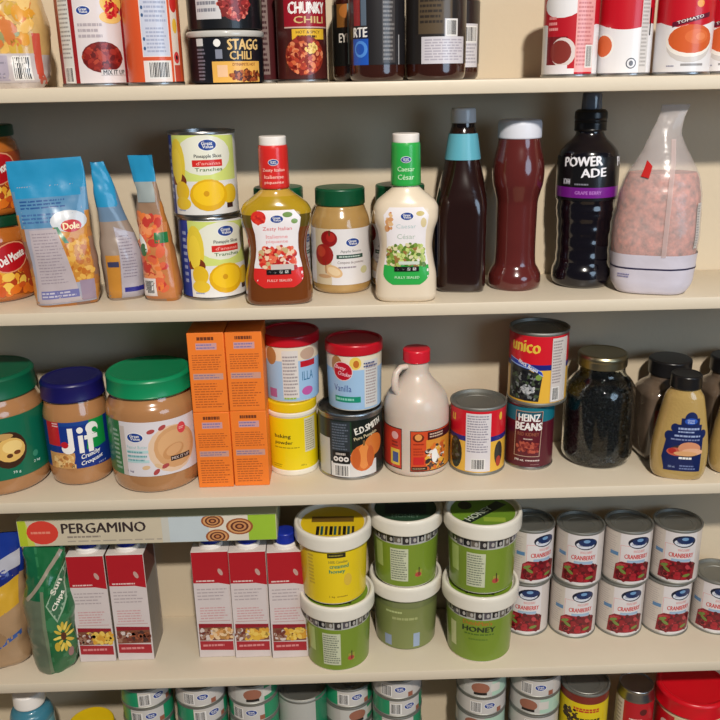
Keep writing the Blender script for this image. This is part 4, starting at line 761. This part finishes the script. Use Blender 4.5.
# honey buckets
BW = plastic('bucket_white', (226, 220, 206), .35, coat=.2)
LIME = (118, 142, 44)
HBK = .1125
def bucket(label, x, y, z, frac, kind, k=1.0, lidkind=0, rz=None):
    t = thing('honey_bucket', label, 'bucket', (x, y, z), facing(x, y, frac) if rz is None else rz); t.scale = (k, k, k)
    R = lambda v: .0450+.0034*v/.09
    turned('bucket_body', [(0, .003), (.0415, .003), (.043, 0), (.0446, .001), (.0450, .004), (.0483, .088), (.0505, .089), (.0505, .098), (0, .099)], BW if kind != 2 else plastic('bucket_olive', (116, 124, 78), .3, coat=.4), t, .001)
    turned('lid', [(.0508, .0895), (.0536, .089), (.0546, .0905), (.0548, .1075), (.0538, .1115), (.0515, .1125), (.0492, .112), (.0482, .1085), (.046, .1062), (0, .1058)], BW, t, .0012, seg=60)
    a = Art(130+lidkind); LC = [(120, 150, 40), (222, 190, 30), (40, 70, 50), (110, 146, 44)][lidkind]; a.ell(0, 0, .0452, .0452, LC, 40)
    if lidkind == 1:
        for q in range(9): a.rect(-.022+q*.0062, -.036, -.022+q*.0062+(.0036 if q % 3 else .0045), -.012, BLK if q % 3 == 0 else (30, 80, 80) if q % 3 == 1 else (60, 50, 30), q > 0)
        a.rect(-.03, .0, .03, .016, (110, 84, 30))
    elif lidkind == 2: a.rect(-.03, -.018, .03, .012, (24, 34, 34)); a.text('HONEY', 0, -.024, .04, .01, (100, 130, 110)); a.ell(-.02, .02, .012, .01, (70, 100, 60))
    elif lidkind == 3: a.poly([(-.03, -.03), (.02, .03), (.034, .02), (-.02, -.038)], (34, 44, 34)); a.text('HONEY', -.006, -.008, .05, .011, (190, 200, 180), .85, .04); a.rect(.0, -.03, .03, -.018, (150, 176, 60)); a.ell(-.025, .014, .01, .012, (50, 50, 30))
    else: a.ell(0, 0, .036, .036, (206, 190, 50), 40); a.lines(-.02, -.035, .02, -.030, 1, (50, 60, 30), .9, 0); a.ell(.02, .02, .008, .006, (90, 60, 30))
    a.build('lid_label', topf(.1064), t, us=0)
    a = Art(140+kind*3+lidkind)
    if kind == 1:      # yellow creamed honey
        a.rect(-.14, .003, .14, .0875, (226, 196, 24)); a.rect(-.006, .077, .019, .0845, (40, 36, 20)); a.lines(-.004, .079, .017, .0825, 1, (150, 140, 60)); a.text('100% Canadian', .0085, .0705, .026, .0042, (110, 110, 50), 0, .02); a.text('creamed', .0100, .0635, .026, .0065, (40, 130, 96), 0, .04); a.text('honey', .0070, .0545, .022, .0075, (40, 130, 96), 0, .04)
        a.text('1 kg', -.001, .0135, .008, .0035, (120, 90, 20)); a.lines(.006, .012, .024, .015, 1, (150, 120, 20)); a.lines(-.036, .03, -.026, .08, 9, (190, 160, 40)); a.ell(.022, .04, .006, .01, (214, 180, 60))
    elif kind == 2: a.rect(-.14, .003, .14, .074, (122, 130, 76)); a.rect(-.034, .006, -.022, .024, (136, 150, 180)); a.rect(.012, .006, .022, .03, (150, 166, 190)); a.lines(-.02, .052, .02, .06, 1, (160, 166, 110)); a.lines(-.03, .064, -.005, .07, 1, (180, 190, 130))
    else:
        a.rect(-.14, .003, .14, .0875, LIME); a.rect(-.14, .0725, .14, .0875, (176, 176, 170)); 
        for q in range(-11, 12): u = q*.011; a.rect(u-.0050+.001*math.sin(q*7), .0735+.0012*(q % 3), u+.0045+.001*math.sin(q*3), .0868-.001*(q % 2), [(44, 42, 44), (80, 76, 84), (26, 26, 30), (100, 94, 84)][q % 4], q > -11); a.ell(u+.001, .080, .0022, .0035, (170, 166, 160), 8)
        if kind == 0: a.rect(-.023, .012, .003, .066, (196, 200, 170)); a.lines(-.022, .014, .002, .064, 13, (120, 126, 110)); a.rect(.014, .018, .024, .03, (150, 150, 60)); a.ell(.018, .022, .005, .004, (176, 70, 60)); a.rect(.0185, .02, .02, .034, (60, 44, 30)); a.rect(-.05, .03, -.036, .07, (170, 190, 110))
        else: a.text("DutchMan's", -.002, .0675, .040, .0068, (176, 110, 40), 0, .03); a.text("HONEY", 0, .0570, .046, .0085, (40, 56, 30), 0, .07); a.lines(-.02, .046, .022, .0515, 1, (80, 110, 36), .4); a.lines(-.014, .038, .014, .0425, 1, (96, 124, 40)); a.rect(-.045, .02, -.034, .06, (190, 196, 140))
    a.build('label', cyl(R), t, off=.0003, us=.0035); return t
bucket('green labelled honey bucket, lower left, carrying the yellow creamed honey bucket', -.0195, .0500, Z, .0, 0, lidkind=0)
bucket('yellow creamed honey bucket with a barcode on its lid', -.0225, .0500, Z+.1125, -.06, 1, lidkind=1)
bucket('olive honey bucket with its plain back turned out, under the middle stacked bucket', .0840, .0930, Z, .0, 2, lidkind=0)
bucket('green labelled honey bucket with a dark green lid, upper one of the middle stack', .0835, .0860, Z+.1125, .02, 0, lidkind=2)
bucket('green honey bucket with HONEY lettering, lower one of the right hand stack', .1920, .0600, Z, .0, 3, 1.03, lidkind=0)
bucket('green honey bucket with a dark patterned lid, upper one of the right hand stack', .1925, .0600, Z+.1125*1.03, .06, 0, 1.02, lidkind=3)
# cranberry cans
def cran():
    a = Art(160); R = .0347; a.rect(-PI*R, .0042, PI*R, .0862, (206, 196, 190)); a.rect(-.019, .0042, .028, .086, (214, 208, 208)); a.rect(-.0475, .0042, -.020, .086, (200, 190, 180)); a.lines(-.045, .02, -.024, .08, 16, (176, 164, 158), .3)
    RO = (214, 120, 116); a.rect(-.0185, .03, -.018, .067, RO); a.rect(-.0185, .0665, -.0055, .067, RO)
    a.ell(.0085, .0725, .017, .0098, (20, 26, 48)); a.ell(.0075, .0705, .0135, .006, (206, 210, 220)); a.ell(.0105, .0745, .0135, .006, (24, 44, 88)); a.ell(.009, .0768, .005, .0026, (110, 150, 190)); a.text('Ocean Spray', .0075, .0695, .02, .0032, (30, 44, 90), 0, .03)
    a.text('WHOLE BERRY', .009, .0585, .018, .0042, (210, 110, 104), 0, .0); a.text('CRANBERRY', .006, .0495, .036, .0072, (196, 52, 52), 0, .03); a.rect(-.008, .039, .02, .0435, (150, 176, 200)); a.rect(-.034, .048, -.021, .054, (90, 130, 170))
    a.poly([(-.026, .008), (.028, .008), (.03, .034), (.02, .038), (-.016, .04), (-.024, .034)], (130, 20, 34)); a.blobs(.003, .023, .024, .0135, 60, [(140, 18, 32), (104, 12, 24), (160, 26, 40), (120, 16, 30), (176, 60, 66), (84, 10, 20)], .0058, box=True)
    for u, v, q in ((-.017, .03, .4), (-.013, .024, -.6), (.016, .016, .2)): a.ell(u, v, .006, .0025, (110, 130, 60), rot=q)
    return a
CR = [(.2720, .1080, 0, -.08, 'first from the honey buckets in the bottom row'), (.3435, .0985, 0, .20, 'second from the honey buckets in the bottom row'), (.4155, .0975, 0, .30, 'third from the honey buckets in the bottom row'), (.4875, .0965, 0, .42, 'fourth from the honey buckets in the bottom row'),
      (.5630, .0960, 0, .05, 'with nothing on top, at the right edge of the bottom row'),
      (.2745, .1080, 1, .40, 'first from the honey buckets in the top row'), (.3465, .0975, 1, .06, 'second from the honey buckets in the top row'), (.4190, .0965, 1, .28, 'third from the honey buckets in the top row'), (.4925, .0960, 1, .12, 'fourth from the honey buckets in the top row')]
c0 = None
for x, y, lvl, fr, d in CR:
    lab = 'cranberry can '+d; zz = Z+lvl*.0905
    if c0 is None: c0 = can('cranberry_can', lab, 'can', x, y, zz, .0359, .0904, cran(), fr, 'cranberry cans on the right', m=DTIN)
    else: dup(c0, (x, y, zz), facing(x, y, fr), lab)

# ================================================================== SHELF 5 (bottom)
Z = ZS[4]
def tuna(seed, pal):
    a = Art(seed); R = .0378; a.rect(-PI*R, .003, PI*R, .0305, (196, 192, 188)); a.rect(-.118, .003, -.022, .0305, pal); a.rect(-.022, .0042, -.003, .0275, (196, 188, 176)); a.bars(-.0195, .007, -.0045, .024, 10); a.logo(.0095, .0185, .018)
    a.rect(.03, .003, .075, .0305, pal); a.rect(.022, .003, .03, .012, (150, 90, 70)); return a
def fish(seed, pal):
    a = Art(seed); R = .0378; a.rect(-PI*R, .003, PI*R, .0305, (190, 188, 182)); a.ell(-.002, .018, .014, .010, (150, 96, 76)); a.rect(-.012, .006, .008, .0105, BLK); a.rect(.016, .003, .09, .0305, pal); a.rect(-.118, .003, -.03, .0305, (180, 176, 170)); a.rect(.014, .011, .03, .025, (206, 200, 192)); return a
TH_ = .0337
GREEN = (30, 140, 96)
protos = {}
STK = [(-.318, .072, 7, 'ggggggg', .0, 'first'), (-.2345, .071, 7, 'wgggggg', .0, 'second'), (-.1545, .073, 7, 'rgrgggg', -.2, 'third'), (-.0065, .098, 6, 'grgggg', .3, 'fifth'), (.0690, .074, 7, 'wgggggg', .05, 'sixth'), (.2000, .071, 7, 'fwfwwww', .0, 'seventh'), (.2835, .068, 7, 'wfwfwww', .0, 'eighth')]
ORD = ['bottom', 'second lowest', 'third lowest', 'fourth lowest', 'third from top', 'second from top', 'top']
for x, y, n, kinds, fr, nm in STK:
    names = (ORD[:4]+ORD[-(n-4):]) if n > 4 else ORD[:n]
    place = {'first': 'leftmost stack', 'second': 'second stack from the left', 'third': 'third stack from the left', 'fifth': 'recessed stack just left of the shelf middle', 'sixth': 'stack at the shelf middle', 'seventh': 'stack right of the empty gap', 'eighth': 'stack beside the yellow can'}[nm]
    for k in range(n):
        kd = kinds[n-1-k]; lab = 'small flat can, '+names[k]+' of the '+place; fq = fr+.22*math.sin(k*2.3+x*40); loc = (x+.0008*math.sin(k*3.1), y+.0008*math.cos(k*2.7), Z+k*TH_)
        if kd not in protos:
            art = {'g': lambda: tuna(170, GREEN), 'r': lambda: fish(171, GREEN), 'w': lambda: tuna(172, (196, 190, 184)), 'f': lambda: fish(173, (170, 200, 180))}[kd]()
            protos[kd] = can('flat_can', lab, 'can', *loc, .039, TH_-.0001, art, fq, 'flat cans stacked on the bottom shelf', m=DTIN, tab=True)
        else: dup(protos[kd], loc, facing(x, y, fq), lab)
def drum(label, x, y, r, h, rest, cat='can', name='food_can', m=DTIN): return can(name, label, cat, x, y, Z, r, h, rest, 0, m=m)
a = Art(180); a.rect(-.13, .004, .13, .195, (176, 176, 170)); a.rect(.02, .004, .13, .195, (30, 120, 84))
drum('tall grey can with a dark lid between the third and recessed flat can stacks', -.0795, .088, .0395, .192, a)
a = Art(181); R = .0368; a.rect(-.12, .004, .12, .193, (222, 196, 20)); a.rect(-.12, .180, .12, .1935, (120, 40, 30)); a.lines(-.014, .164, .026, .172, 2, (190, 60, 30), .8, 0); a.blobs(-.02, .155, .013, .012, 20, [(30, 26, 20), (70, 50, 30)], .005); a.lines(-.01, .12, .03, .155, 4, (60, 50, 20))
drum('tall yellow can with a dark top beside the flat cans on the bottom shelf', .3640, .0745, .0385, .198, a)
t = thing('drink_can', 'slim red and white drink can on the bottom shelf near the red lidded tub', 'can', (.4435, .068, Z), facing(.44, .068))
turned('can_body', [(0, .004), (.022, .001), (.024, 0), (.0285, .008), (.0285, .178), (.0255, .19), (.0262, .1915), (.0262, .194), (.025, .195), (.0243, .191), (0, .190)], TIN, t, .0012)
a = Art(182); a.rect(-.088, .01, .088, .176, (180, 20, 34)); a.rect(-.088, .01, -.016, .176, (206, 196, 190)); a.lines(-.03, .1, -.018, .17, 10, (150, 140, 140)); a.lines(-.006, .134, .02, .148, 3, (226, 206, 200), .5); a.ell(.015, .16, .006, .006, (90, 20, 24)); a.build('label', cyl(.0286), t)
t = thing('coffee_tub', 'large tub with a bright red lid at the right end of the bottom shelf', 'tub', (.5325, .068, Z), facing(.53, .068))
turned('tub_body', [(0, .002), (.05, 0), (.0525, .003), (.0525, .158), (.05, .163), (0, .163)], plastic('tub_cream', (214, 196, 160), .35, coat=.3), t, .0015)
turned('lid', [(0, .1625), (.0545, .1625), (.056, .164), (.0555, .186), (.053, .190), (.049, .1905), (.047, .1885), (0, .1885)], plastic('bright_red_lid', (206, 14, 30), .3), t, .0015, fins=(70, .01, .165, .185), seg=80)
a = Art(183); a.rect(-.16, .01, .16, .155, (200, 24, 36)); a.rect(-.02, .01, .03, .156, (214, 196, 150)); a.ell(-.032, .132, .013, .009, (224, 208, 196), rot=-.4); a.ell(.005, .12, .018, .014, (176, 60, 50)); a.build('label', cyl(.0526), t)
t = thing('pill_bottle', 'bottle with a white cap and teal label at the left end of the bottom shelf', 'bottle', (-.497, .066, Z), facing(-.48, .066))
turned('bottle_body', [(0, .002), (.028, 0), (.032, .004), (.032, .176), (.0285, .186), (.021, .1905), (.020, .197), (0, .197)], plastic('teal_bottle', (60, 120, 140), .3, coat=.5), t, .003)
turned('cap', [(0, .196), (.0225, .196), (.0235, .198), (.0232, .218), (.021, .220), (0, .220)], plastic('white_cap', (232, 226, 220), .35), t, .001, fins=(36, .02, .199, .217))
a = Art(184); a.rect(-.095, .02, .095, .172, (96, 160, 176)); a.rect(-.03, .1, .03, .15, (190, 210, 214)); a.lines(-.024, .11, .024, .144, 4, (60, 120, 140)); a.build('label', cyl(.0321), t)
t = thing('yellow_canister', 'low canister with a yellow lid on the bottom shelf at the left', 'canister', (-.412, .075, Z), 0); t.scale = (.94, .94, .89)
turned('canister_body', [(0, .002), (.034, 0), (.036, .003), (.036, .148), (0, .148)], plastic('brown_canister', (90, 56, 36), .4), t, .0015)
turned('lid', [(0, .1475), (.0372, .1475), (.038, .149), (.0378, .162), (.0362, .1645), (.033, .1645), (0, .1635)], plastic('yellow_lid', (226, 190, 20), .35), t, .0012)
